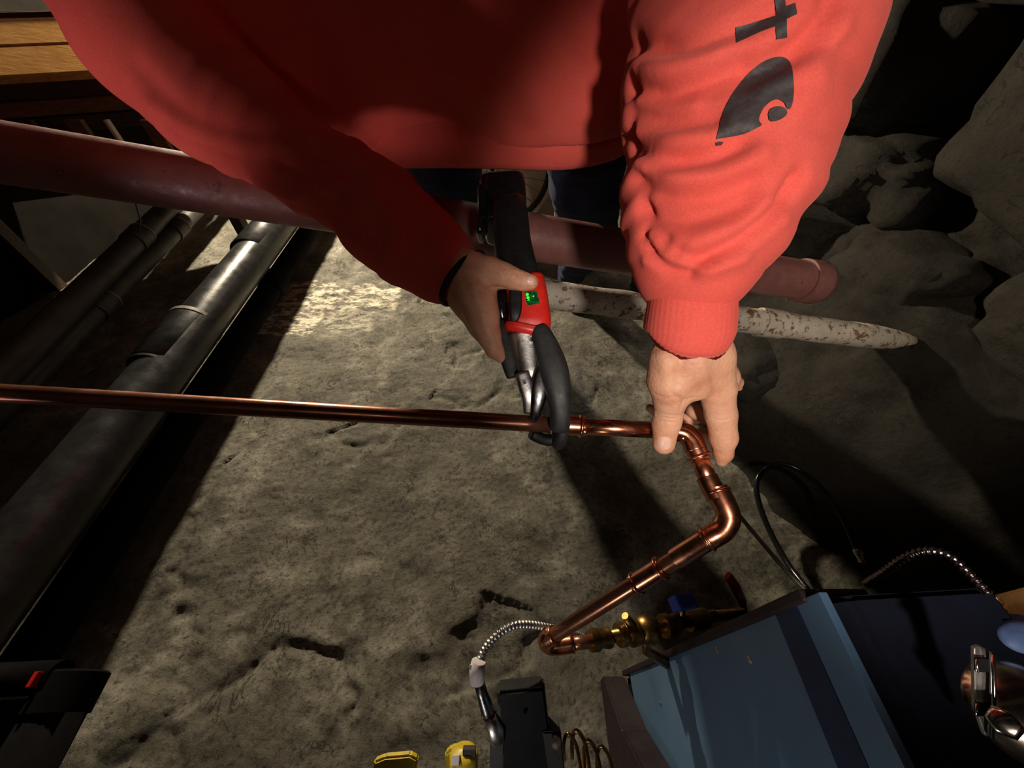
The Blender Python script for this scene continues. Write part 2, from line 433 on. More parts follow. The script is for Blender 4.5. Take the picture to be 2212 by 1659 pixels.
# ------------------------------------------------------------------ the setting
def sheet(name, P, mat, kind='structure'):
    ny, nx, _ = P.shape; V = P.reshape(-1, 3)
    i = np.arange(ny-1)[:,None]*nx+np.arange(nx-1)[None,:]
    Q = np.stack([i, i+1, i+1+nx, i+nx], -1).reshape(-1, 4)
    me = np_mesh(name, V, Q); o = bpy.data.objects.new(name, me); C.objects.link(o); me.materials.append(mat); o['kind'] = kind; return o
gx = np.concatenate([np.linspace(-4.6, -2.2, 40), np.linspace(-2.19, -1.5, 50), np.linspace(-1.49, 1.5, 420), np.linspace(1.51, 3.2, 80)])
gy = np.concatenate([np.linspace(-1.2, -.4, 30), np.linspace(-.39, 2.2, 360), np.linspace(2.21, 5.2, 110)])
X, Y = np.meshgrid(gx, gy); P = np.stack([X, Y, np.zeros_like(X)], -1)
def floor_h(P):
    big = fbm(P*2.0, 3)*.05; mid = fbm(P*np.array([7, 10, 1]), 5, .55)*.032
    rid = -np.maximum(0, .06-np.abs(fbm(P*3.3+9, 4)))*.22*(fbm(P*1.4+3, 2) > 0.0)
    return np.minimum(big+mid+rid, .03)-.012
P[...,2] = floor_h(P)
floor = sheet('floor', P, M['floor'])
# the rubble bank and wall that rises on the right, one sheet with a rounded profile
u = np.linspace(0, 1, 200); v = np.linspace(-1.2, 5.2, 420)
prof = np.array([(0.62, -.06), (.80, .03), (.98, .26), (1.16, .44), (1.42, .52), (1.60, .66), (1.70, .95), (1.78, 1.35), (1.84, 1.8), (1.88, 2.25)])
L = np.linspace(0, 1, len(prof)); px_ = np.interp(u, L, prof[:,0]); pz_ = np.interp(u, L, prof[:,1])
U, Vv = np.meshgrid(np.arange(len(u)), v)
X = px_[U]; Z = pz_[U]; sh = np.interp(v, [-1.2, .2, .55, .9, 1.6, 2.6, 5.2], [.75, .5, .22, .06, .0, .1, .1])[:,None]
P = np.stack([X+sh, Vv, Z], -1)
n1 = fbm(P*np.array([2.6,2.6,2.6])+5, 3)*.26; n2 = fbm(P*9+2, 5)*.07
P[...,0] -= (n1+n2)*.8*np.clip(u*4, 0, 1)[None,:]; P[...,2] += (n1+n2)*.55*np.clip(u*4, 0, 1)[None,:]
wall_r = sheet('wall_right', P, M['rock'])
def stone(c, r, seed):
    bm = bmesh.new(); bmesh.ops.create_icosphere(bm, subdivisions=4, radius=1)
    V = np.array([v.co[:] for v in bm.verts])
    W_ = np.sign(V)*np.abs(V)**.62; W_ = W_*(1+fbm(V*1.3+seed, 3)[:,None]*.8+fbm(V*5+seed, 4)[:,None]*.16)
    for v_, q in zip(bm.verts, W_): v_.co = (c[0]+q[0]*r[0], c[1]+q[1]*r[1], c[2]+q[2]*r[2])
    o = bm_obj('stone', bm, M['rock'], wall_r, True); return o
for k, (c, r) in enumerate([((1.62, 2.35, .98), (.36, .62, .34)), ((1.58, 1.72, .66), (.26, .28, .17)), ((1.35, 1.75, .36), (.30, .3, .2)),
                            ((1.75, 1.1, .95), (.3, .42, .28)), ((1.5, 1.25, .45), (.2, .22, .16)), ((1.66, .7, .62), (.22, .26, .2)), 
                            ((1.62, 3.2, .6), (.4, .5, .36)), ((1.25, 2.6, .22), (.32, .34, .2)), ((1.8, 1.7, 1.45), (.28, .5, .26)),
                            ((1.05, 1.15, .12), (.17, .2, .12))]):
    stone(c, r, k*3.1)
def wallbox(name, c, s, mat):
    o = box(name, c, s[0], s[1], s[2], mat, None, 0); o['kind'] = 'structure'; return o
wallbox('wall_back', (0.0, 5.2, 1.05), (4.6, .06, 1.3), M['dark_plaster'])
wallbox('wall_left', (-2.75, 2.0, 1.05), (.06, 3.3, 1.3), M['dark_plaster'])
wallbox('wall_front', (0.0, -1.25, 1.05), (4.6, .06, 1.3), M['dark_plaster'])
ceil = wallbox('ceiling', (-.6, 2.0, 2.28), (4.0, 3.4, .05), M['dark_plaster'])
for k in range(9):
    j = box('joist', (-.6, -1.0+k*.7, 2.14), 3.9, .022, .09, M['joist'], ceil, .002)
# ------------------------------------------------------------------ long pipes
def pipe(name, pts, r, mat, label, cat='pipe', parent=None, group=None, n=36):
    pp = sm([tuple(p) for p in pts], 8); o = sweep(name, pp, r, mat, parent, n=n)
    if label: tag(o, label, cat, group)
    return o
rp = root('painted_pipe', 'thick dull red painted iron pipe crossing behind the arms', 'pipe')
a, b = W(-260, 288, .69), W(1770, 612, 1.14)
rpm = sweep('pipe_length', [a.lerp(b, k/30) for k in range(31)], .057, M['red_pipe'], rp, n=48)
lathe('end_cap', a.lerp(b, .965), b, [(0, .058), (.0, .063), (.06, .063), (.066, .058), (.068, .0)], M['red_pipe'], rp)
finish(rp, a)
wp = root('rusted_pipe', 'old white painted pipe with flaking rust, end buried in the ground', 'pipe')
a, b = W(1070, 622, 1.03), W(1965, 738, 1.20)
V_ = [a.lerp(b, k/40) for k in range(41)]
rr = [.039*(1+.03*math.sin(k*1.3)) if k < 34 else .039*(1-.45*((k-34)/6)**2) for k in range(41)]
sweep('pipe_length', V_, rr, M['white_pipe'], wp, n=32)
lathe('collar', a.lerp(b, .60), b, [(0, .039), (.0, .0435), (.07, .0435), (.07, .039)], M['white_pipe'], wp)
finish(wp, a)
dirn = (F(610, 480, .3)-F(230, 970, .3)); dirn.z = 0; dirn.normalize()
bp = root('drain_pipe', 'wide black drain pipe with a taped joint left of the floor patch', 'pipe')
p0 = F(400, 740, .28); r0 = .083
A_, B_ = p0-dirn*1.6, p0+dirn*2.6
sweep('pipe_length', [A_.lerp(B_, k/20) for k in range(21)], r0, M['abs'], bp, n=48)
q = F(345, 800, .28)
lathe('coupling', q, B_, [(0, r0), (0, r0+.006), (.002, r0+.008), (.24, r0+.008), (.245, r0+.002)], M['abs'], bp, 48)
q2 = q+dirn*.245
lathe('tape_ring', q2, B_, [(0, r0+.007), (0, r0+.0105), (.016, r0+.0105), (.016, r0+.007)], M['clamp'], bp, 48)
lathe('seal_ring', q-dirn*.012, B_, [(0, r0), (0, r0+.006), (.012, r0+.006), (.012, r0)], M['black_rubber'], bp, 48)
q3 = q2+dirn*.55
lathe('hub', q3, B_, [(0, r0), (.01, r0+.009), (.5, r0+.009), (.52, r0)], M['abs'], bp, 48)
finish(bp, A_)
sp = root('shade_pipe', 'black pipe added underneath the wide drain pipe for its band of shade', 'pipe')  # near-black pipe added to stand in for the shadow band beside the drain
sd = Vector((dirn.y, -dirn.x, 0))
a, b = A_+sd*.035-Vector((0,0,.155)), B_+sd*.035-Vector((0,0,.155))
sweep('pipe_length', [a.lerp(b, k/20) for k in range(21)], .052, M['abs_matte'], sp, n=36)
q = a.lerp(b, .52)
lathe('coupling', q, b, [(0, .052), (0, .058), (.12, .058), (.12, .052)], M['abs_matte'], sp, 36)
finish(sp, a)
def side_pipe(pxa, pxb, z, r, mat, label, joints):
    t = root('side_pipe', label, 'pipe'); a, b = F(*pxa, z), F(*pxb, z); d = (b-a).normalized(); a2 = a-d*.5; b2 = b+d*1.4
    sweep('pipe_length', [a2.lerp(b2, k/12) for k in range(13)], r, mat, t, n=28)
    for s in joints:
        lathe('coupling', a+d*s, b2, [(0, r), (0, r+.006), (.10, r+.006), (.10, r)], mat, t)
        lathe('tape_ring', a+d*(s+.1), b2, [(0, r+.004), (0, r+.008), (.008, r+.008), (.008, r+.004)], M['clamp'], t)
    finish(t, a2); return t
side_pipe((0, 812), (335, 478), .3, .05, M['abs_grey'], 'greyish dusty pipe furthest left of the floor pipes', (.95, 1.5))
side_pipe((85, 795), (398, 478), .22, .043, M['abs_grey'], 'thin dark pipe between the greyish pipe and the wide drain', (.35, 1.1))
cp = root('corner_pipe', 'black pipe with an elbow in the bottom left corner', 'pipe')
e = F(168, 1458, .28)
sweep('pipe_length', [e-dirn*.9, e-dirn*.5, e], .047, M['abs_matte'], cp, n=28)
f = F(-260, 1480, .30)
sweep('branch_pipe', [f, f.lerp(F(130, 1462, .31), .5), F(128, 1462, .31)], .028, M['abs_matte'], cp, n=28)
lathe('elbow_socket', e-dirn*.06, e+dirn*.1, [(0, .047), (0, .052), (.062, .052), (.066, .047), (.07, 0)], M['abs_matte'], cp)
sweep('highlight_strip', [F(-260, 1500, .2), F(0, 1492, .2), F(100, 1483, .22)], .017, M['clamp'], cp, n=20)  # paler tube put in as the highlight below the branch pipe
box('orange_tab', F(118, 1472, .30)+Vector((0,0,.03)), .012, .018, .004, M['red_lever'], cp, .001, (dirn, (0,0,1)))
finish(cp, e)
# ------------------------------------------------------------------ copper line
cr = .0111
J = dict(L=W(-200, 838, .43), A=W(1185, 917, .505), B=W(1420, 930, .505))
ct = root('copper_pipe', 'copper water line with bright press fittings held by both hands', 'pipe')
sweep('long_pipe', [J['L'].lerp(J['A'], k/24) for k in range(25)], cr, M['copper_dull'], ct, n=32)
def fitting(a, b, name='press_coupling', bead=(0, 1), r=cr):
    a = Vector(a); b = Vector(b); Ln = (b-a).length; R = r+.0018; Bd = r+.0045; bw = .0052
    p = [(0, r)]
    def beadp(s): return [(s-bw*.5, R), (s-bw*.38, Bd-.001), (s-bw*.15, Bd), (s+bw*.15, Bd), (s+bw*.38, Bd-.001), (s+bw*.5, R)]
    if 0 in bead: p += [(0, R+.0008)] + beadp(.005)
    else: p += [(0, R)]
    if 2 in bead: p += beadp(Ln*.5-.004)+beadp(Ln*.5+.006)
    if 1 in bead: p += beadp(Ln-.005)+[(Ln, R+.0008), (Ln, r)]
    else: p += [(Ln, R), (Ln, r)]
    return lathe(name, a, b, p, M['copper'], ct, 32)
fitting(W(1192, 917, .505), W(1262, 921, .505))
sweep('short_pipe', [W(1255, 921, .505), W(1340, 925, .505), W(1425, 930, .505)], cr, M['copper'], ct, n=32)
# first elbow
e1 = [W(*q) for q in ((1415, 930, .505), (1455, 930, .503), (1478, 935, .500), (1494, 950, .496), (1503, 972, .492))]
sweep('elbow', sm([tuple(p) for p in e1], 8), cr+.0028, M['copper'], ct, n=32)
fitting(W(1425, 930, .505), W(1452, 931, .504), 'elbow_socket', (0,))
fitting(W(1501, 965, .493), W(1513, 993, .488), 'elbow_socket', (1,))
sweep('short_pipe', [W(1505, 975, .491), W(1538, 1058, .472)], cr, M['copper'], ct, n=32)
fitting(W(1526, 1030, .479), W(1549, 1075, .468), 'elbow_socket', ())
fitting(W(1546, 1052, .472), W(1561, 1088, .464), 'elbow_socket', (0,))
e2 = [W(*q) for q in ((1551, 1062, .470), (1566, 1092, .463), (1573, 1118, .459), (1562, 1142, .458), (1542, 1156, .459), (1522, 1166, .462))]
sweep('elbow', sm([tuple(p) for p in e2], 8), cr+.0028, M['copper'], ct, n=32)
fitting(W(1548, 1153, .459), W(1520, 1168, .463), 'elbow_socket', (1,))
p1, p2 = W(1535, 1160, .461), W(1180, 1382, .60)
sweep('drop_pipe', [p1.lerp(p2, k/12) for k in range(13)], cr, M['copper_dull'], ct, n=32)
g0 = p1.lerp(p2, .235); g1 = p1.lerp(p2, .40)
fitting(g0, g1)
fitting(p1.lerp(p2, .02), p1.lerp(p2, .17), 'elbow_socket', ())
e3 = [p1.lerp(p2, .93), p2, W(1186, 1394, .612), W(1206, 1395, .612), W(1240, 1390, .61)]
sweep('elbow', sm([tuple(p) for p in e3], 6), cr+.0022, M['copper'], ct, n=28)
sweep('stub_pipe', [W(1225, 1392, .61), W(1285, 1384, .61)], cr-.001, M['copper_dull'], ct, n=28)
finish(ct, J['A'])
# ------------------------------------------------------------------ brass valves
bv = root('brass_valve_assembly', 'aged brass valves and unions between copper stub and blue boiler', 'valve')
v0, v1 = W(1268, 1386, .612), W(1545, 1330, .70); vd = (v1-v0).normalized(); VL = (v1-v0).length
def vl(name, s0, prof, mat=None): return lathe(name, v0+vd*s0*VL, v1, prof, mat or M['brass'], bv, 24)
sweep('pipe_nipple', [v0, v1], .010, M['brass'], bv, n=20)
vl('union_nut', .02, [(0, .01), (0, .016), (.012, .017), (.02, .013), (.03, .016), (.036, .016), (.036, .01)])
vl('union_nut', .22, [(0, .01), (0, .018), (.010, .019), (.014, .014), (.022, .021), (.036, .021), (.040, .01)])
vl('valve_body', .36, [(0, .012), (.005, .019), (.02, .026), (.036, .019), (.04, .012)])
vl('union_nut', .56, [(0, .01), (0, .019), (.012, .019), (.016, .014), (.028, .018), (.034, .01)])
vl('end_nut', .76, [(0, .01), (0, .017), (.04, .017), (.05, .01)])
c0 = v0+vd*.43*VL
sweep('drain_stem', [c0, W(1395, 1405, .66), W(1440, 1432, .69)], [.009, .008, .010], M['brass'], bv, n=16)
sweep('drain_outlet', [W(1350, 1330, .63), W(1372, 1360, .64)], [.006, .010], M['brass'], bv, n=16)
box('blue_handle', v0+vd*.70*VL+Vector((0, .025, .035)), .02, .013, .012, M['blue_paint_valve'], bv, .004, (vd, (0,0,1)))
sweep('handle_stem', [v0+vd*.70*VL, v0+vd*.70*VL+Vector((0, .02, .03))], .006, M['brass'], bv, n=12)
sweep('lever', [W(1572, 1243, .68), W(1590, 1272, .69), W(1606, 1305, .70)], [.008, .011, .009], M['red_lever'], bv, n=14, thick=.004, exp=3)
tag(sweep('lever_stem', [W(1606, 1300, .70), W(1610, 1320, .71), v1], [.006, .008, .009], M['brass'], bv, n=12), None)
finish(bv, v0)
# ------------------------------------------------------------------ armoured cable and control box
ac = root('armoured_cable', 'curved silver armoured cable with a white label sleeve', 'cable')
cpts = sm([(1285,1386,.66),(1240,1370,.64),(1200,1359,.62),(1150,1350,.60),(1110,1352,.585),(1075,1372,.575),(1048,1402,.57),(1036,1432,.565),(1030,1470,.56)], 14)
pw = [W(*p) for p in cpts]
# resample evenly for the turns of the armour
seg = [0]; 
for a, b in zip(pw, pw[1:]): seg.append(seg[-1]+(b-a).length)
Ls = np.arange(0, seg[-1], .0011); PW = np.array([p[:] for p in pw])
ps = [Vector([np.interp(s, seg, PW[:,i]) for i in range(3)]) for s in Ls]
sweep('armour', ps, [.0054+.0011*math.sin(s/.0060*2*math.pi) for s in Ls], M['steel'], ac, n=16)
sweep('label_sleeve', [W(1034, 1428, .557), W(1030, 1450, .555), W(1030, 1475, .553)], [.0105, .0112, .0105], M['white_label'], ac, n=20)
prism('label_flag', [W(1028, 1434, .55), W(1014, 1437, .552), W(1018, 1474, .552), W(1028, 1474, .55)], fwd, .0008, M['white_label'], ac, 0)
for k in (0, 1):
    prism('label_print', [W(1016+4*k, 1439, .5515), W(1018+4*k, 1439, .5515), W(1021+4*k, 1466, .5515), W(1019+4*k, 1466, .5515)], -fwd, .0006, M['print'], ac, 0)
sweep('end_sleeve', [W(1034, 1470, .56), W(1042, 1500, .56), W(1052, 1530, .56), W(1064, 1565, .56)], [.008, .0085, .0105, .013], M['dark_steel'], ac, n=20)
sweep('end_fitting', [W(1058, 1545, .555), W(1070, 1575, .555), W(1074, 1592, .56)], [.011, .016, .014], M['steel'], ac, n=6, exp=2)
finish(ac, W(1070, 1580, .56))
cb = root('control_box', 'matte black control box under the armoured cable', 'box')
tlc = [W(1073, 1497, .55), W(1177, 1487, .55), W(1190, 1600, .555), W(1196, 1760, .56), W(1088, 1760, .56)]
prism('housing', tlc, fwd, .028, M['black_box'], cb, .004)
prism('mounting_plate', [W(1058, 1556, .553), W(1086, 1512, .553), W(1090, 1580, .553), W(1088, 1700, .553), W(1058, 1700, .553)], fwd, .02, M['grey_rubber'], cb, .002)
lathe('cover_screw', W(1134, 1537, .548), W(1134, 1537, .56), [(0, 0), (0, .0028), (.002, .003), (.004, .003)], M['dark_steel'], cb, 14)
prism('side_bracket', [W(1172, 1582, .55), W(1212, 1582, .55), W(1224, 1700, .55), W(1190, 1700, .55)], fwd, .03, M['grey_rubber'], cb, .002)
lathe('bracket_bolt', W(1200, 1604, .535), W(1200, 1604, .56), [(0, .0), (.001, .006), (.006, .008), (.012, .008)], M['steel'], cb, 14)
rb = W(1140, 1700, .58); sweep('riser_pipe', [rb, rb.lerp(Vector((rb.x, rb.y, .02)), .5), (rb.x, rb.y, .02)], .013, M['abs_grey'], cb, n=16)
finish(cb, (rb.x, rb.y, .02))
def yh(name, poly, d, label, extra=None):
    t = root(name, label, 'valve'); prism('grip', [W(x, y, d) for x, y in poly], fwd, .012, M['yellow'], t, .003)
    if extra: extra(t)
    rb = W(poly[0][0]+30, 1720, d+.03); sweep('riser_pipe', [rb, Vector((rb.x, rb.y, .3)), (rb.x, rb.y, .02)], .011, M['abs_grey'], t, n=14)
    finish(t, W(poly[0][0], poly[0][1], d)); return t
yh('gas_valve', [(806, 1648), (830, 1638), (885, 1633), (902, 1642), (900, 1662), (880, 1720), (806, 1720)], .60, 'gas valve with a wide yellow lever at the bottom edge',
   lambda t: lathe('stem', W(850, 1690, .61), W(850, 1690, .66), [(0, .008), (.04, .008)], M['brass'], t))
def ex2(t):
    lathe('valve_cap', W(1002, 1662, .585), W(1002, 1615, .585), [(0, .022), (.024, .022), (.029, .017), (.031, 0)], M['yellow'], t, 20)
    box('slot_insert', W(985, 1642, .57), .006, .006, .01, M['white_label'], t, .001)
    box('dark_insert', W(1014, 1645, .58), .010, .004, .022, M['maroon'], t, .001, ((1,0,0), tuple(fwd)))
yh('gas_valve', [(960, 1632), (975, 1618), (1012, 1615), (1016, 1640), (1016, 1720), (962, 1720)], .60, 'gas valve with a round yellow knob beside the black control box', ex2)
bc = root('brass_coil', 'nested brass tubing loops between the control box and boiler', 'tubing')
for k, (x0, y0, r) in enumerate([(1218, 1585, .0028), (1236, 1578, .003), (1262, 1600, .003), (1290, 1612, .0028)]):
    pp = sm([(x0, y0+60, .60), (x0, y0+20, .58), (x0+8, y0, .57), (x0+24, y0+18, .57), (x0+34, y0+60, .58), (x0+40, y0+110, .60)], 8)
    sweep('tube_loop', [W(*p) for p in pp], r, M['brass'], bc, n=12)
sweep('manifold', [W(1200, 1668, .60), W(1330, 1690, .60)], .007, M['brass'], bc, n=14)
finish(bc, W(1240, 1660, .6))
# ------------------------------------------------------------------ boiler
bo = root('boiler', 'blue boiler with pale and dark stripes along its upper side', 'boiler')
X0 = .286; Y1 = .09; Y0 = -.75
def xprism(name, poly, y0, y1, mat, bev=.004): # polygon in (x,z), extruded along y
    return prism(name, [(x, y0, z) for x, z in poly], (0,1,0), y1-y0, mat, bo, bev)
xprism('jacket', [(X0+.006, .04), (X0+.006, .852), (X0+.02, .868), (.405, .895), (.42, .885), (.60, .55), (.60, .04)], Y0, Y1-.004, M['navy'], .005)
box('side_panel', (X0+.004, (Y0+Y1)/2, .44), .004, (Y1-Y0)/2, .34, M['boiler'], bo, .002)
box('dark_stripe', (X0+.004, (Y0+Y1)/2, .8005), .0045, (Y1-Y0)/2, .0205, M['boiler_dark'], bo, .001)
box('pale_stripe', (X0+.004, (Y0+Y1)/2, .8405), .004, (Y1-Y0)/2, .0195, M['boiler'], bo, .001)
box('rear_flange', (X0+.03, Y1+.002, .44), .034, .006, .40, M['maroon'], bo, .003)
prism('burner_cover', [(X0-.055, y, z) for y, z in ((.085, .0), (.085, .05), (-.01, .17), (-.08, .34), (-.2, .52), (-.6, .7), (-.7, 0))], (1,0,0), .055, M['maroon'], bo, .004)
for q in ((1427, 1520), (1548, 1404), (1618, 1425)):
    r_ = ray(*q); p = Vector((0,0,H))+r_*((X0-.0005)/r_.x)
    lathe('panel_screw', p-Vector((.001,0,0)), p+Vector((.01,0,0)), [(0, 0), (0, .003), (.001, .0045), (.004, .0045)], M['steel'], bo, 12)
finish(bo, (.44, -.3, .04))
fc = root('flexible_conduit', 'ribbed metal conduit looping over the dark boiler top', 'conduit')
def ribbed(name, pts, r, amp, per, mat, parent, n=14):
    pw = [W(*p) for p in sm(pts, 14)]; seg = [0]
    for a, b in zip(pw, pw[1:]): seg.append(seg[-1]+(b-a).length)
    Ls = np.arange(0, seg[-1], per/5); PW = np.array([p[:] for p in pw])
    ps = [Vector([np.interp(s, seg, PW[:,i]) for i in range(3)]) for s in Ls]
    return sweep(name, ps, [r+amp*math.sin(s/per*2*math.pi) for s in Ls], mat, parent, n=n)
ribbed('conduit', [(1870,1262,.43),(1905,1240,.41),(1950,1208,.395),(2000,1190,.385),(2050,1200,.37),(2095,1240,.355),(2145,1295,.34),(2172,1335,.33)], .0035, .0009, .005, M['dark_steel'], fc)
lathe('end_nut', W(2140, 1290, .341), W(2160, 1315, .336), [(0, .003), (0, .0055), (.006, .0055), (.008, .003)], M['chrome'], fc, 6)
finish(fc, W(1900, 1250, .41))
tk = root('steel_canister', 'round shiny steel canister with a slotted bracket, bottom right corner', 'canister')
cc = W(2195, 1545, .285)
bm = bmesh.new(); bmesh.ops.create_uvsphere(bm, u_segments=40, v_segments=24, radius=1)
for v_ in bm.verts:
    z = v_.co.z; v_.co = cc+Vector((v_.co.x*.043, v_.co.y*.040, z*.034 if z > 0 else z*.07))
bm_obj('shell', bm, M['chrome'], tk, True)
bx_ = [W(2106, 1400, .262), W(2118, 1396, .262), W(2146, 1412, .262), W(2146, 1500, .258), W(2142, 1592, .256), W(2130, 1592, .256), W(2108, 1530, .258)]
prism('bracket', bx_, fwd, .003, M['steel'], tk, .0006)
sweep('bracket_edge', [W(2145, 1414, .258), W(2147, 1500, .254), W(2142, 1594, .252)], .0012, M['chrome'], tk, n=10)
for (x, y) in ((2124, 1438), (2124, 1533)):
    prism('slot', [W(x-12, y-14, .2575), W(x+14, y-14, .2575), W(x+14, y+14, .2555), W(x-12, y+14, .2555)], fwd, .002, M['black_box'], tk, 0)
    sweep('slot_lip', [W(x-14, y-14, .2575), W(x-14, y+14, .2555)], .0009, M['chrome'], tk, n=8)
lathe('bolt_head', W(2168, 1560, .24), W(2176, 1566, .262), [(0, 0), (0, .006), (.002, .0085), (.008, .0085)], M['chrome'], tk, 6)
finish(tk, cc-Vector((0,0,.06)))
bl = root('blue_cap', 'faded blue domed cap above the steel canister', 'cap')
bm = bmesh.new(); bmesh.ops.create_uvsphere(bm, u_segments=28, v_segments=16, radius=1)
for v_ in bm.verts: v_.co = W(2222, 1382, .30)+Vector((v_.co.x*.024, v_.co.y*.014, v_.co.z*.009))
bm_obj('dome', bm, M['blue_cloth'], bl, True)
lathe('rim', W(2222, 1386, .302), W(2222, 1420, .315), [(0, .02), (.002, .022), (.008, .022), (.01, .018)], M['blue_cloth'], bl)
finish(bl, W(2222, 1386, .31))
pt = tag(box('timber_block', W(2262, 1330, .345)-Vector((0,0,.06)), .022, .02, .11, M['varnish'], None, .003), 'orange brown wooden block at the right edge above the canister', 'wood')
# ------------------------------------------------------------------ hoses and cords on the right
hs = root('rubber_hose', 'thin black rubber hose looped on the ground behind the boiler', 'hose')
hp = [(1745,1275,1.04),(1700,1215,1.12),(1655,1130,1.2),(1634,1060,1.25),(1645,1020,1.27),(1685,1002,1.27),(1730,1018,1.25),(1780,1060,1.2),(1820,1120,1.14),(1845,1175,1.1),(1856,1198,1.08)]
sweep('hose', [W(*p) for p in sm(hp, 10)], .0085, M['gloss_black'], hs, n=16)
lathe('metal_end', W(1852, 1188, 1.08), W(1864, 1218, 1.06), [(0, .006), (0, .012), (.012, .013), (.016, .009), (.034, .009), (.034, 0)], M['chrome'], hs, 16)
finish(hs, W(1745, 1275, 1.04))
sweep_o = sweep('thin_cord', [W(*p) for p in sm([(1590,1105,1.15),(1640,1165,1.12),(1700,1235,1.08),(1750,1285,1.02)], 10)], .006, M['abs_grey'], None, n=10)
tag(sweep_o, 'thin brown cord running beside the looped black hose', 'cord')
cd = sweep('hanging_cable', [W(*p) for p in sm([(2010,520,1.5),(2050,480,1.48),(2085,430,1.5),(2120,395,1.5),(2165,370,1.5),(2240,350,1.5)], 8)], .007, M['abs_grey'], None, n=10)
tag(cd, 'grey cable hanging in the dark at the upper right', 'cable')
cc2 = root('pale_connector', 'small pale metal piece in the dark, upper right', 'connector')
lathe('body', W(2135, 440, 1.45), W(2172, 412, 1.45), [(0, .007), (.006, .011), (.07, .011), (.075, .006)], M['steel'], cc2, 14)
sweep('tail_wire', [W(2135, 440, 1.45), W(2110, 458, 1.46), W(2085, 455, 1.48)], .003, M['abs_grey'], cc2, n=8)
finish(cc2, W(2150, 430, 1.45))
# ------------------------------------------------------------------ background: bicycle wheel, board, wood rack
bw = root('bicycle_wheel', 'spoked bicycle wheel glimpsed below the sweatshirt hem', 'wheel')
wc = W(1063, 362, 2.3); wr = .385
def ring(name, R, r, mat, n=72, off=0):
    return sweep(name, [wc+Vector((math.cos(t)*R, off, math.sin(t)*R)) for t in np.linspace(0, 2*math.pi, n+1)], r, mat, bw, n=12, caps=False)
ring('tyre', wr, .017, M['white_board']); ring('rim', wr-.035, .016, M['tyre'])
lathe('hub', wc-Vector((0,.035,0)), wc+Vector((0,.035,0)), [(0, .008), (0, .028), (.006, .028), (.01, .014), (.06, .014), (.064, .028), (.07, .028)], M['steel'], bw)
for k in range(28):
    t = 2*math.pi*k/28; s = (-1)**k; t2 = t+s*.55
    sweep('spoke', [wc+Vector((math.cos(t2)*.026, s*.028, math.sin(t2)*.026)), wc+Vector((math.cos(t)*(wr-.04), 0, math.sin(t)*(wr-.04)))], .0016, M['spoke'], bw, n=6)
sweep('fork_blade', [wc+Vector((0, -.05, 0)), wc+Vector((.10, -.05, .35)), wc+Vector((.16, -.05, .62))], .014, M['gloss_black'], bw, n=12)
finish(bw, wc-Vector((0,0,wr)))
wbd = root('leaning_sheet', 'pale cream sheet of board leaning behind the bicycle wheel', 'board')
box('board', (-.16, 2.68, .57), .46, .012, .55, M['white_board'], wbd, .003)
for x in (-.59, .27): box('edge_strip', (x, 2.662, .57), .015, .008, .55, M['white_board'], wbd, .002)
finish(wbd, (-.16, 2.68, .16))
wr_ = root('wooden_bench', 'wooden bench with glossy orange top and slatted dark side', 'bench')
def beam(name, a, b, hw, ht, mat): 
    a = Vector(a); b = Vector(b); ax = (b-a).normalized()
    return box(name, (a+b)/2, (b-a).length/2, hw, ht, mat, wr_, .004, (ax, (0,1,0)))
def HB(px, py, z): return F(px, py, z)
zt = .955
a, b = W(-300, 122, 1.35), W(390, 58, 1.57)
ya = (b-a); ya.z = 0; ya.normalize(); back = Vector((-ya.y, ya.x, 0)); a.z = b.z = zt; a = a-ya*.30
def slab(name, off_y, dz, hw, ht, mat, tilt=0.0):
    p, q = a+back*off_y+Vector((0,0,dz)), b+back*off_y+Vector((0,0,dz)); c_ = back*math.cos(tilt)+Vector((0,0,math.sin(tilt)))
    return box(name, (p+q)/2, (q-p).length/2, hw, ht, mat, wr_, .004, (ya, c_))
TL = math.radians(24)
slab('top_plank', .06, .03, .085, .016, M['varnish'], TL); slab('top_plank', .225, .105, .085, .016, M['varnish'], TL)
slab('shade_backing', .40, -.19, .008, .36, M['dark_wood'])  # closed back added to darken the gaps and block light under the bench
slab('back_rail', .33, .12, .02, .05, M['dark_wood'])
slab('rail', .01, -.04, .018, .030, M['dark_wood']); slab('rail', .03, -.105, .018, .026, M['mid_wood']); slab('rail', .03, -.165, .02, .026, M['dark_wood'])
for x, hw, mt in ((-60, .03, 'dark_wood'), (60, .03, 'dark_wood'), (165, .034, 'mid_wood'), (236, .007, 'white_board'), (325, .03, 'mid_wood'), (385, .022, 'mid_wood')):
    p = W(x, 268, 1.56); box('slat', (p.x, p.y, .70), hw, .010, .13, M[mt], wr_, .002)
for e_ in (a+ya*.06, b-ya*.22): box('leg', (e_.x+back.x*.2, e_.y+back.y*.2, zt/2-.03), .03, .03, zt/2-.03, M['dark_wood'], wr_, .003)
finish(wr_, (a.x, a.y, 0))
hw = sweep('hanging_wire', [W(*p) for p in sm([(288,418,.9),(296,450,.92),(303,475,.95),(300,500,1.0)], 6)], .0018, M['abs_grey'], None, n=8)
tag(hw, 'thin wire hanging below the red pipe at left', 'wire')
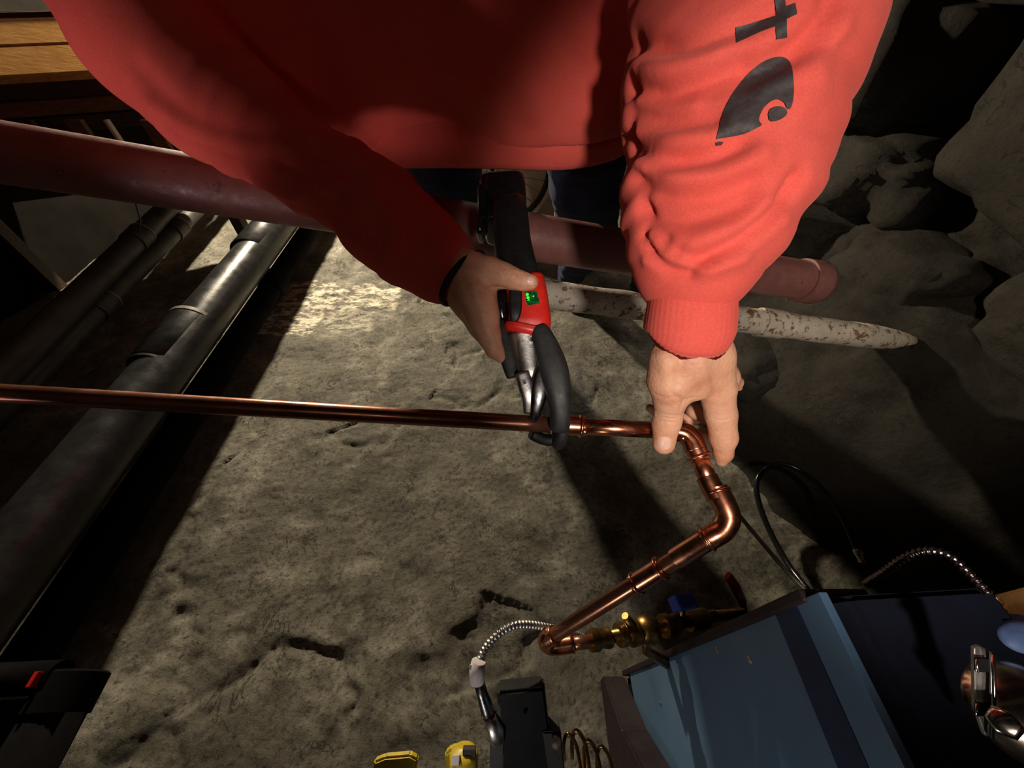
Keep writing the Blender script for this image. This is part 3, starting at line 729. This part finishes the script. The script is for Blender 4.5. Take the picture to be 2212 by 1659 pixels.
# ------------------------------------------------------------------ the press tool
tl = root('press_tool', 'handheld red and black cordless pipe press tool with green display', 'power tool')
def loft(name, P, mat, exp=3.0, n=28, parent=tl, sub=6):
    """P: (px, py, depth, half width px, half thickness m)"""
    R = sm(P, sub); pts = [W(*r[:3]) for r in R]
    return sweep(name, pts, [r[3]*r[2]/FOC for r in R], mat, parent, n=n, up=fwd, thick=[r[4] for r in R], exp=exp)
def capped(P, e=.35):
    """rounded ends"""
    a, b = list(P[0]), list(P[-1]); A = a[:]; B = b[:]; A[3] *= .55; A[4] *= .55; B[3] *= .55; B[4] *= .55
    v0 = np.array(P[0][:3])-np.array(P[1][:3]); v1 = np.array(P[-1][:3])-np.array(P[-2][:3])
    v0 = v0/np.linalg.norm(v0[:2])*a[3]*e; v1 = v1/np.linalg.norm(v1[:2])*b[3]*e
    A[:3] = list(np.array(A[:3])+v0); B[:3] = list(np.array(B[:3])+v1); return [tuple(A)]+list(P)+[tuple(B)]
loft('battery', capped([(1086,412,.635,46,.040),(1087,425,.632,48,.042),(1090,470,.625,47,.042),(1092,500,.62,44,.040)], .15), M['gloss_black'], 5, sub=4)
loft('battery_side_latch', capped([(1042,420,.60,8,.03),(1043,470,.60,9,.03),(1038,512,.60,7,.024)]), M['gloss_black'], 4)
loft('grip', capped([(1100,458,.575,36,.030),(1103,480,.56,38,.032),(1107,530,.545,40,.030),(1118,580,.53,41,.028),(1132,630,.52,40,.027)], .2), M['black_rubber'], 3.2)
loft('housing', [(1133,612,.517,42,.027),(1138,640,.513,43,.028),(1142,672,.511,44,.028),(1143,694,.511,46,.029),(1142,708,.511,45,.028),(1140,722,.512,40,.026)], M['tool_red'], 3.6)
loft('side_inlay', [(1114,622,.489,13,.006),(1114,650,.487,14,.006),(1113,680,.486,12,.006),(1107,704,.489,4,.004)], M['black_rubber'], 4)
prism('display', [W(1132, 629, .4845), W(1160, 627, .4845), W(1166, 656, .483), W(1138, 661, .483)], fwd, .004, M['lcd'], tl, .0004)
for k in range(4):
    c = W(1139+1.6*k, 636+7*k, .4835); lathe('led_dot', c, c+fwd*.003, [(0, 0), (0, .0019), (.002, .0021)], M['led'], tl, 12)
lathe('led_dot', W(1152, 640, .4835), W(1152, 640, .49), [(0, 0), (0, .0009), (.002, .001)], M['led'], tl, 8)
loft('collar', [(1139,708,.508,50,.031),(1137,718,.508,50,.031),(1135,727,.508,44,.028)], M['tool_red'], 3)
loft('barrel', [(1132,720,.508,35,.024),(1137,750,.507,32,.023),(1142,785,.505,28,.022),(1146,812,.503,27,.021),(1148,830,.502,20,.015)], M['steel'], 2.4)
lathe('oval_port', W(1150, 733, .482), W(1150, 733, .50), [(0, 0), (0, .005), (.004, .0055)], M['dark_steel'], tl, 20)
loft('jaw_yoke', [(1128,806,.488,16,.010),(1136,835,.486,17,.010),(1142,862,.486,15,.010),(1140,890,.49,10,.009)], M['steel'], 3)
lathe('jaw_pin', W(1133, 826, .473), W(1133, 826, .49), [(0, 0), (0, .0028), (.01, .003)], M['dark_steel'], tl, 14)
loft('jaw_plate', [(1178,770,.487,10,.008),(1168,810,.483,17,.009),(1164,850,.48,18,.009),(1158,885,.483,13,.009),(1152,905,.49,9,.008)], M['dark_steel'], 2.6)
loft('jaw_sleeve', capped([(1165,712,.487,19,.012),(1180,750,.483,27,.015),(1196,800,.478,31,.017),(1206,850,.476,27,.017),(1210,895,.478,22,.016),(1208,922,.484,21,.015)]), M['grey_rubber'], 2.8)
# press ring around the pipe
ctr = W(1207, 918, .505); axp = (J['A']-J['L']).normalized(); s1 = axp.cross(fwd).normalized(); n1_ = s1.cross(axp)
rp_ = [ctr+(s1*math.cos(t)+n1_*math.sin(t))*.0205 for t in np.linspace(0, 2*math.pi, 33)]
sweep('press_ring', rp_, .0125, M['grey_rubber'], tl, n=14, up=axp, thick=.008, exp=3, caps=False)
loft('jaw_tip', capped([(1150,938,.51,12,.010),(1180,950,.515,12,.012),(1210,948,.515,11,.012)]), M['black_rubber'], 3)
loft('trigger_lever', capped([(1080,700,.512,15,.010),(1088,740,.508,19,.011),(1098,775,.504,18,.010),(1105,812,.502,12,.008)]), M['grey_rubber'], 3)
loft('trigger', [(1085,640,.515,10,.012),(1082,665,.512,12,.013),(1086,690,.514,9,.012)], M['gloss_black'], 3)
finish(tl, ctr)
# ------------------------------------------------------------------ the person
pe = root('person', 'person in a red sweatshirt leaning over the pipes, pressing a copper fitting', 'person')
def PR(L_, k=.006):
    """chain of (px,py,d,rpx) -> prims"""
    out = []
    for a, b in zip(L_, L_[1:]):
        out.append((W(*a[:3]), W(*b[:3]), a[3]*a[2]/FOC, b[3]*b[2]/FOC, k))
    return out
hand_l = []
hand_l += PR([(1478,560,.420,40),(1468,705,.426,36),(1450,775,.425,41),(1446,820,.435,42),(1448,858,.447,36)], .012)
hand_l += PR([(1495,560,.42,46),(1490,700,.42,46),(1490,770,.425,48),(1500,830,.44,36)], .012)
hand_l += PR([(1520,560,.425,44),(1516,700,.425,43),(1532,770,.435,46),(1548,835,.45,39)], .012)
hand_l += PR([(1535,760,.44,40),(1568,815,.47,26),(1592,826,.49,11),(1596,838,.495,7)], .006)
hand_l += PR([(1448,858,.449,35),(1443,900,.463,28.5),(1439,915,.467,28),(1434,958,.476,23)], .005)          # thumb
hand_l += PR([(1548,840,.452,37),(1557,895,.466,31),(1563,945,.478,27),(1562,980,.487,19),(1558,995,.49,12)], .005)   # index
hand_l += PR([(1535,845,.48,22),(1545,885,.51,20),(1525,898,.522,18),(1500,888,.522,17)], .003)                 # middle, curled
hand_l += PR([(1552,880,.50,20),(1555,930,.53,19),(1535,945,.538,17),(1512,938,.535,13)], .003)                   # ring
hand_l += PR([(1545,900,.53,17),(1490,905,.555,14),(1420,890,.55,12),(1404,882,.545,9)], .003)                    # little, behind the pipe
VL_, QL_ = Field(hand_l, .0013, .01).mesh()
hand_r = []
hand_r += PR([(880,500,.50,50),(960,560,.50,48),(1005,590,.495,46),(1028,632,.49,41),(1042,680,.49,33),(1056,725,.492,25)], .012)
hand_r += PR([(900,540,.51,50),(985,600,.51,50),(1020,650,.515,42),(1045,700,.52,32),(1062,740,.52,22)], .012)
hand_r += PR([(1056,725,.492,25),(1068,755,.494,19),(1082,772,.499,12)], .005)
hand_r += PR([(1025,585,.488,38),(1060,588,.48,29),(1088,595,.473,24),(1110,602,.470,22)], .010)
hand_r += PR([(1110,602,.470,22.5),(1128,607,.469,20),(1146,609,.469,17)], .004)
hand_r += PR([(1035,650,.52,24),(1075,668,.555,19),(1120,675,.565,17),(1150,672,.55,14)], .004)
hand_r += PR([(1045,690,.525,22),(1080,705,.555,17),(1120,712,.562,15),(1150,706,.55,13)], .004)
hand_r += PR([(1030,625,.52,24),(1070,632,.565,18),(1120,640,.58,16),(1155,636,.56,13)], .004)
VR_, QR_ = Field(hand_r, .0013, .01).mesh()
def crease(V, N, pts, wd, depth):
    """pull vertices in along polylines given on the surface"""
    pts = np.array([p[:] for p in pts])
    D = np.full(len(V), 9.0)
    for a, b in zip(pts, pts[1:]):
        ba = b-a; t = np.clip(((V-a)@ba)/(ba@ba), 0, 1); D = np.minimum(D, np.linalg.norm(V-a-t[:,None]*ba, axis=1))
    return -N*(depth*np.exp(-(D/wd)**2))[:,None]
def on_surface(V, Q, poly, n=6):
    bv_ = BVHTree.FromPolygons(V.tolist(), Q.tolist()); out = []
    for p in sm(poly, n):
        h_ = bv_.ray_cast(Vector((0,0,H)), ray(p[0], p[1]).normalized())
        if h_[0] is not None: out.append(h_[0])
    return out
NL = normals(VL_, QL_); d = np.zeros_like(VL_)
for y in (893, 900, 908):
    q = on_surface(VL_, QL_, [(1418, y-2), (1440, y+3), (1466, y+5)])
    if len(q) > 1: d += crease(VL_, NL, q, .0011, .0008)
for poly, wd, dp in [([(1475, 760), (1468, 800), (1462, 835)], .006, .0022), ([(1512, 760), (1520, 800), (1530, 838)], .006, -.0018), ([(1450, 850), (1470, 862), (1482, 868)], .003, .0012),
                     ([(1470, 885), (1478, 866), (1500, 858)], .002, .0012), ([(1540, 905), (1562, 908), (1580, 903)], .0015, .0008), ([(1415, 852), (1440, 860), (1462, 858)], .003, .001),
                     ([(1430,768),(1436,800)], .007, -.0018)]:
    q = on_surface(VL_, QL_, poly)
    if len(q) > 1: d += crease(VL_, NL, q, wd, dp)
d += NL*(fbm(VL_*60, 3)*.0007)[:,None]; VL_ = VL_+d
NR = normals(VR_, QR_); d = NR*(fbm(VR_*60, 3)*.0007)[:,None]
for poly, wd, dp in [([(1118, 590), (1124, 606), (1120, 622)], .002, .0012), ([(1127, 592), (1132, 608), (1128, 624)], .0016, .001), ([(1040, 640), (1062, 622), (1090, 622)], .003, .0014),
                     ([(1000, 600), (1015, 650), (1030, 690)], .006, .0016), ([(1005, 680),(1030,700),(1050,735)], .005, .0012)]:
    q = on_surface(VR_, QR_, poly)
    if len(q) > 1: d += crease(VR_, NR, q, wd, dp)
VR_ = VR_+d
# the rest of the body, hidden under the clothes or above the frame
bdy = []
def B(a, b, ra, rb, k=.04): bdy.append((Vector(a), Vector(b), ra, rb, k))
HD = Vector((-.06, .60, 1.60))
B((-.07, 1.03, 1.09), (-.07, .95, 1.22), .12, .12); B((-.07, .95, 1.22), (-.07, .80, 1.40), .12, .08); B((-.26, .80, 1.40), (.12, .78, 1.40), .06, .06)
B((-.07, .74, 1.42), (-.065, .66, 1.53), .055, .055, .03)
B(HD+Vector((0,.03,.03)), HD+Vector((0,-.01,.05)), .088, .085, .03); B(HD+Vector((0,-.04,-.03)), HD+Vector((0,-.05,-.07)), .06, .035, .03)
B(HD+Vector((0,-.095,.0)), HD+Vector((0,-.115,-.025)), .010, .014, .012)
for s in (-1, 1):
    B(HD+Vector((s*.088,.0,.02)), HD+Vector((s*.094,.01,-.02)), .014, .010, .008)
    B(HD+Vector((s*.033,-.085,.022)), HD+Vector((s*.034,-.086,.022)), .011, .011, .004)
B(HD+Vector((-.02,-.098,-.055)), HD+Vector((.02,-.098,-.055)), .006, .006, .004)
LEGS = ((.17, .29, .32), (-.19, -.20, -.20))
for hx, kx, fx in LEGS:
    B((hx, 1.06, 1.03), (kx, 1.36, .55), .075, .055); B((kx, 1.36, .55), (fx, 1.86, .12), .052, .038); B((fx, 1.87, .07), (fx, 1.72, .04), .04, .035)
el_r = W(430, 185, .49); el_l = Vector((.25, .60, 1.25)); sh_r = Vector((-.33, .76, 1.40)); sh_l = Vector((.16, .76, 1.40))
B(sh_r, W(170, -300, .46), .05, .05); B(W(170, -300, .46), W(250, -60, .475), .05, .045); B(W(250, -60, .475), el_r, .045, .042); B(el_r, W(900, 530, .505), .042, .03)
B(sh_l, el_l, .055, .042); B(el_l, W(1500, 580, .42), .042, .03)
VB, QB = Field(bdy, .008, .03).mesh()
Vall = np.concatenate([VB, VL_, VR_]); Qall = np.concatenate([QB, QL_+len(VB), QR_+len(VB)+len(VL_)])
me = np_mesh('body', Vall, Qall); body = bpy.data.objects.new('body', me); C.objects.link(body); me.materials.append(M['skin']); body.parent = pe
# nails
def nail(name, V, Q, px, py, rx, ry, ang, bulge=.0006):
    bv_ = BVHTree.FromPolygons(V.tolist(), Q.tolist()); vs = []; fs = []; n = 20; rings = 5
    for i in range(rings+1):
        for k in range(n):
            r = i/rings; t = 2*math.pi*k/n
            x = r*rx*math.copysign(abs(math.cos(t))**.8, math.cos(t)); y = r*ry*math.copysign(abs(math.sin(t))**.8, math.sin(t))
            u_ = px+x*math.cos(ang)-y*math.sin(ang); v_ = py+x*math.sin(ang)+y*math.cos(ang)
            h_ = bv_.ray_cast(Vector((0,0,H)), ray(u_, v_).normalized())
            if h_[0] is None: return None
            vs.append(h_[0]+h_[1]*(bulge*(1-r**3)-.0002))
    for i in range(rings):
        for k in range(n): fs.append((i*n+k, (i+1)*n+k, (i+1)*n+(k+1)%n, i*n+(k+1)%n))
    return mesh_obj(name, vs, fs, M['nail'], pe)
nail('thumbnail', VL_, QL_, 1436, 957, 16, 15, 0.1, .0011)
nail('thumbnail', VR_, QR_, 1147, 606, 9, 11, .1, .0009)
# hair
bmh = []
VBh, QBh = Field([(HD+Vector((0,.045,.045)), HD+Vector((0,-.0,.07)), .092, .088, .03), (HD+Vector((0,.06,.0)), HD+Vector((0,.07,-.03)), .075, .06, .03)], .007, .03).mesh()
me = np_mesh('hair', VBh, QBh); hr = bpy.data.objects.new('hair', me); C.objects.link(hr); me.materials.append(M['mid_wood'] if False else simple('brown_hair', (.03, .017, .01), .6, 0, 200, .4, .6)); hr.parent = pe
# --- sweatshirt
sw = []
def Sx(a, b, ra, rb, k=.05): sw.append((Vector(a), Vector(b), ra, rb, k))
# torso as overlapping horizontal rolls, hem in front at the measured place
hemc = W(1120, 330, .80)
for z, yc, hw_, r in ((1.06, .945, .15, .165), (1.12, .945, .17, .172), (1.18, .94, .18, .170), (1.27, .91, .18, .16), (1.38, .84, .17, .135)):
    Sx((-.085-hw_, yc, z), (-.045+hw_, yc, z), r, r, .03)
Sx((-.30, .80, 1.41), (.13, .78, 1.41), .09, .09, .05)
Sx((-.08, .76, 1.46), (-.07, .72, 1.50), .075, .085, .03)
sw += PR([(1000,80,.66,90),(1130,170,.655,105),(1250,215,.66,85)], .05)   # pouch pocket
n_cut = len(sw)
sw += PR([(440,-110,.54,200),(500,30,.575,150),(660,210,.615,90)], .06)      # cloth between arm and chest
# right sleeve (picture left)
sleeve_r = [(150,-330,.45,120),(250,-60,.475,138),(345,95,.485,135),(460,215,.49,118),(570,290,.495,92),(680,365,.50,86),(780,430,.50,90),(850,490,.505,88),(915,545,.51,80),(965,585,.51,66)]
sw += PR(sleeve_r, .03); Sx(sh_r, W(150, -330, .45), .085, .08)
sleeve_l = [(1590,-260,.43,215),(1608,-90,.395,230),(1598,60,.40,226),(1578,200,.405,206),(1555,330,.41,184),(1535,440,.413,158),(1520,520,.413,138),(1505,566,.415,110),(1500,590,.416,88)]
sw += PR(sleeve_l, .03); Sx(sh_l, W(1590, -260, .43), .085, .11)
FS = Field(sw, .0045, .03, (n_cut, lambda x, y, z: (1.03+.012*np.sin(x*9)-z)+0*y))
# hem cut: below the hem surface, and open sleeve ends are covered by cuffs
nx_, ny_, nz_ = FS.D.shape
Xc = FS.lo[0]+np.arange(nx_)*FS.h; Yc = FS.lo[1]+np.arange(ny_)*FS.h; Zc = FS.lo[2]+np.arange(nz_)*FS.h
hem_z = .985
for iy in range(ny_):
    pass
VS, QS = FS.mesh(); VS = laplace(VS, QS, 3, .5)
NS = normals(VS, QS)
def along(V, chain):
    P_ = [np.array(W(*c[:3])[:]) for c in chain]; best = np.full(len(V), 9.0); tt = np.zeros(len(V)); acc = 0
    for a, b in zip(P_, P_[1:]):
        ba = b-a; L_ = np.linalg.norm(ba); t = np.clip(((V-a)@ba)/(L_*L_), 0, 1); dd = np.linalg.norm(V-a-t[:,None]*ba, axis=1)
        m = dd < best; best[m] = dd[m]; tt[m] = acc+t[m]*L_; acc += L_
    return best, tt, acc
dist_l, t_l, len_l = along(VS, sleeve_l); dist_r, t_r, len_r = along(VS, sleeve_r)
disp = fbm(VS*np.array([5,5,7]), 4)*.016
on_l = np.clip((.16-dist_l)/.04, 0, 1)*(VS[:,0] > .05); on_r = np.clip((.13-dist_r)/.04, 0, 1)*(VS[:,0] < .0)
warp = fbm(VS*9+4, 3)*.10
disp = disp*.6+on_l*fbm(np.stack([t_l*26+VS[:,0]*8, VS[:,0]*7, VS[:,1]*5], 1)+3, 3)*.020
disp = disp+on_r*fbm(np.stack([t_r*24, VS[:,0]*4, VS[:,2]*6], 1)+7, 3)*.022*np.clip((t_r/len_r-.3)*4, .15, 1)
VS = VS+NS*disp[:,None]; NS = normals(VS, QS); dv = np.zeros_like(VS)
FO = [ # left sleeve (picture right)
 ([(1388,505),(1415,550),(1445,578),(1490,590)], .006, .012), ([(1400,520),(1435,550),(1475,560)], .007, -.006),
 ([(1515,560),(1600,515),(1680,450),(1725,385)], .0085, .012), ([(1530,575),(1610,530),(1690,465)], .011, -.006), ([(1500,540),(1580,505),(1660,440)], .010, -.006),
 ([(1372,385),(1440,425),(1540,425),(1620,395)], .009, .009), ([(1378,350),(1450,385),(1540,380),(1640,345)], .010, -.007),
 ([(1366,315),(1440,345),(1530,340),(1600,315)], .009, .008), ([(1375,240),(1450,265),(1540,255)], .010, .007), ([(1370,285),(1450,305),(1540,300)], .011, -.006),
 ([(1362,190),(1440,205),(1530,175),(1600,140)], .009, .011), ([(1362,215),(1430,235),(1500,225)], .008, -.006), ([(1362,150),(1450,150),(1560,110)], .012, -.008),
 ([(1365,95),(1460,100),(1570,70),(1680,10)], .009, .011), ([(1630,160),(1720,110),(1790,30),(1815,-40)], .011, .013), ([(1650,190),(1740,140),(1810,60)], .012, -.007),
 ([(1385,455),(1460,478),(1540,468),(1610,440)], .009, .008), ([(1380,430),(1400,480),(1440,515)], .006, .009), ([(1400,495),(1480,515),(1560,490)], .010, -.006),
 ([(1640,300),(1700,260),(1760,180)], .016, -.006), ([(1400,560),(1500,580),(1600,560)], .008, -.006), ([(1470,545),(1500,560),(1530,562)], .005, .005),
 ([(1365,175),(1360,240),(1366,320)], .008, .006),
 # right sleeve (picture left)
 ([(560,390),(640,420),(720,400)], .010, -.009), ([(600,350),(700,380),(790,360)], .010, .008), ([(690,420),(720,470),(760,500)], .008, .009), ([(740,420),(770,470),(820,530)], .008, .007),
 ([(800,390),(820,440),(870,500)], .010, -.006), ([(380,290),(500,330),(620,345)], .010, .006), ([(330,230),(470,300),(620,320)], .012, -.005), ([(300,150),(420,260),(560,300)], .014, .004),
 ([(640,300),(680,330),(740,320)], .009, .008), ([(700,330),(760,370),(840,370)], .008, .008), ([(860,470),(900,520),(930,590)], .010, .004), ([(760,440),(800,500),(850,550)], .008, -.005),
 # torso
 ([(900,335),(1050,350),(1200,330),(1300,320),(1370,290)], .006, .008), ([(1080,0),(1180,60),(1260,180),(1300,260)], .03, -.008), ([(1000,0),(1040,120),(1130,280)], .03, .008),
 ([(600,120),(760,200),(950,260)], .02, .005), ([(1290,0),(1330,60),(1360,130)], .012, .008)]
for poly, wd, dp in FO:
    q = on_surface(VS, QS, poly, 5)
    if len(q) > 1: dv += crease(VS, NS, q, wd, dp)
VS = laplace(VS+dv, QS, 1, .4)
me = np_mesh('sweatshirt', VS, QS); sws = bpy.data.objects.new('sweatshirt', me); C.objects.link(sws); me.materials.append(M['red_cloth']); sws.parent = pe
bvS = BVHTree.FromPolygons(VS.tolist(), QS.tolist())
# cuffs
def cuff(P, parent, n=176):
    R = sm(P, 8); pts = [W(*r[:3]) for r in R]
    return sweep('cuff', pts, [r[3]*r[2]/FOC for r in R], M['red_cloth'], parent, n=n, up=fwd, thick=[r[4] for r in R], exp=2.1, rib=(2, .005))
cuff([(1500,585,.414,88,.036),(1498,600,.414,90,.037),(1494,640,.416,89,.040),(1490,680,.42,91,.0435),(1486,712,.424,91,.0455),(1485,717,.425,84,.042)], sws)
cuff([(930,550,.508,70,.036),(950,566,.508,66,.036),(972,583,.507,63,.036),(985,592,.506,62,.036),(989,595,.506,56,.032)], sws)
# hem band: follows the torso outline, just outside it
def hem(zlist, out, name='hem_band'):
    vs = []; fs = []; n = 160
    for z, e in zlist:
        for k in range(n):
            t = 2*math.pi*k/n; x = math.copysign(abs(math.cos(t))**.8, math.cos(t)); y = math.copysign(abs(math.sin(t))**.8, math.sin(t))
            rr_ = 1+.01*math.sin(t*9)+.004*(k % 2)
            vs.append((-.065+x*(.325+e)*rr_, .945+y*(.168+e)*rr_, z+.012*math.sin(t*3+1)+.02*math.cos(t)))
    for i in range(len(zlist)-1):
        for k in range(n): fs.append((i*n+k, i*n+(k+1)%n, (i+1)*n+(k+1)%n, (i+1)*n+k))
    return mesh_obj(name, vs, fs, M['red_cloth'], sws)
hem([(1.065, .0), (1.05, .010), (1.03, .013), (1.0, .010), (.988, -.002), (.992, -.02), (1.05, -.03)], 0)
# pocket piping
q = [h for h in on_surface(VS, QS, [(1215, 318), (1260, 322), (1310, 312), (1368, 285)], 6)]
if len(q) > 2: sweep('pocket_edge', [p-fwd*.003 for p in q], .0022, M['red_cloth'], sws, n=8)
# printed marks on the sleeve, laid on the cloth
def decal(name, poly, off=.0009, holes=()):
    bm = bmesh.new()
    def addloop(P_):
        vs = [bm.verts.new((x, y, 0)) for x, y in P_]
        return [bm.edges.new((vs[i], vs[(i+1) % len(vs)])) for i in range(len(vs))]
    es = addloop(poly)
    for h_ in holes: es += addloop(h_)
    bmesh.ops.triangle_fill(bm, use_beauty=True, edges=es)
    for _ in range(6):
        le = [e_ for e_ in bm.edges if e_.calc_length() > 9]
        if not le: break
        bmesh.ops.subdivide_edges(bm, edges=le, cuts=1); bmesh.ops.triangulate(bm, faces=bm.faces)
    for v_ in bm.verts:
        r_ = ray(v_.co.x, v_.co.y).normalized(); h_ = bvS.ray_cast(Vector((0,0,H)), r_)
        v_.co = h_[0]-r_*off*1.6 if h_[0] is not None else W(v_.co.x, v_.co.y, .36)
    bmesh.ops.recalc_face_normals(bm, faces=bm.faces)
    return bm_obj(name, bm, M['print'], sws, True)
def sc(P_, n=8): return [(p[0], p[1]) for p in sm(P_, n)]
# scale of the crop used to read the marks: px = 1300 + x*.452, py = y*.452
def cr_(L_): return [(1300+x*.4522, y*.4522) for x, y in L_]
decal('letter', cr_([(640,130),(690,118),(760,96),(835,72),(832,40),(826,0),(824,-60),(872,-60),(876,0),(880,28),(925,12),(934,66),(884,90),(886,180),(834,188),(832,124),(770,146),(700,178),(642,204)]))
out = sc([(547,665),(560,610),(582,530),(620,455),(670,385),(730,325),(790,285),(850,270),(890,285),(908,320),(916,380),(918,440),(912,490),(902,530),(880,552),(850,573),(812,580),(795,560),(800,530),(820,512),(850,508),(880,518),(884,505),(872,485),(845,472),(812,480),(778,510),(758,545),(752,575),(765,597),(800,600),(740,618),(680,642),(610,655)], 3)
out = sc([(547,665),(560,610),(582,530),(620,455),(670,385),(730,325),(790,285),(850,270),(890,285),(908,320),(916,380),(918,440),(912,490),(900,520),(884,514),(872,490),(845,474),(812,482),(778,510),(758,545),(752,575),(765,596),(740,612),(680,640),(610,655)], 3)
decal('emblem', cr_(out))
dot = sc([(795,545),(805,520),(835,507),(868,512),(886,530),(880,552),(850,572),(815,580),(798,570)], 3)
decal('emblem_dot', cr_(dot))
decal('trademark_dot', cr_([(543,682),(560,676),(582,678),(572,694),(545,697)]))
# small zip pull at pocket
lathe('zip_pull', W(1352, 322, .59), W(1372, 322, .59), [(0, .001), (.002, .004), (.010, .005), (.014, .002)], M['steel'], sws, 10)
# wrist band
wb = []
cw = W(1001, 603, .500); axw = (W(1040, 640, .49)-W(930, 550, .505)).normalized(); s_ = axw.cross(fwd).normalized(); n_ = s_.cross(axw)
wb = [cw+(s_*math.cos(t)*.0405+n_*math.sin(t)*.0355) for t in np.linspace(0, 2*math.pi, 49)]
sweep('wristband', wb, .0042, M['black_rubber'], pe, n=10, caps=False)
# jeans and boots
jn = []
for hx, kx, fx in LEGS:
    jn.append((Vector((hx, 1.06, 1.03)), Vector((kx, 1.36, .55)), .115, .10, .02)); jn.append((Vector((kx, 1.36, .55)), Vector((fx, 1.86, .10)), .09, .07, .02))
jn.append((Vector((-.15, 1.04, 1.08)), Vector((.08, 1.04, 1.08)), .11, .11, .02))
VJ, QJ = Field(jn, .008, .03).mesh(); NJ = normals(VJ, QJ); VJ = VJ+NJ*(fbm(VJ*np.array([7,7,14]), 4)*.03)[:,None]
me = np_mesh('jeans', VJ, QJ); jo = bpy.data.objects.new('jeans', me); C.objects.link(jo); me.materials.append(M['denim']); jo.parent = pe
for x in (.32, -.20):
    VJ, QJ = Field([(Vector((x, 1.88, .06)), Vector((x, 1.72, .045)), .055, .045, .02), (Vector((x, 1.88, .06)), Vector((x, 1.88, .14)), .055, .05, .02)], .007, .02).mesh()
    VJ[:,2] = np.maximum(VJ[:,2], .012)
    me = np_mesh('boot', VJ, QJ); b_ = bpy.data.objects.new('boot', me); C.objects.link(b_); me.materials.append(M['black_rubber']); b_.parent = pe
finish(pe, (0, 1.65, .01))
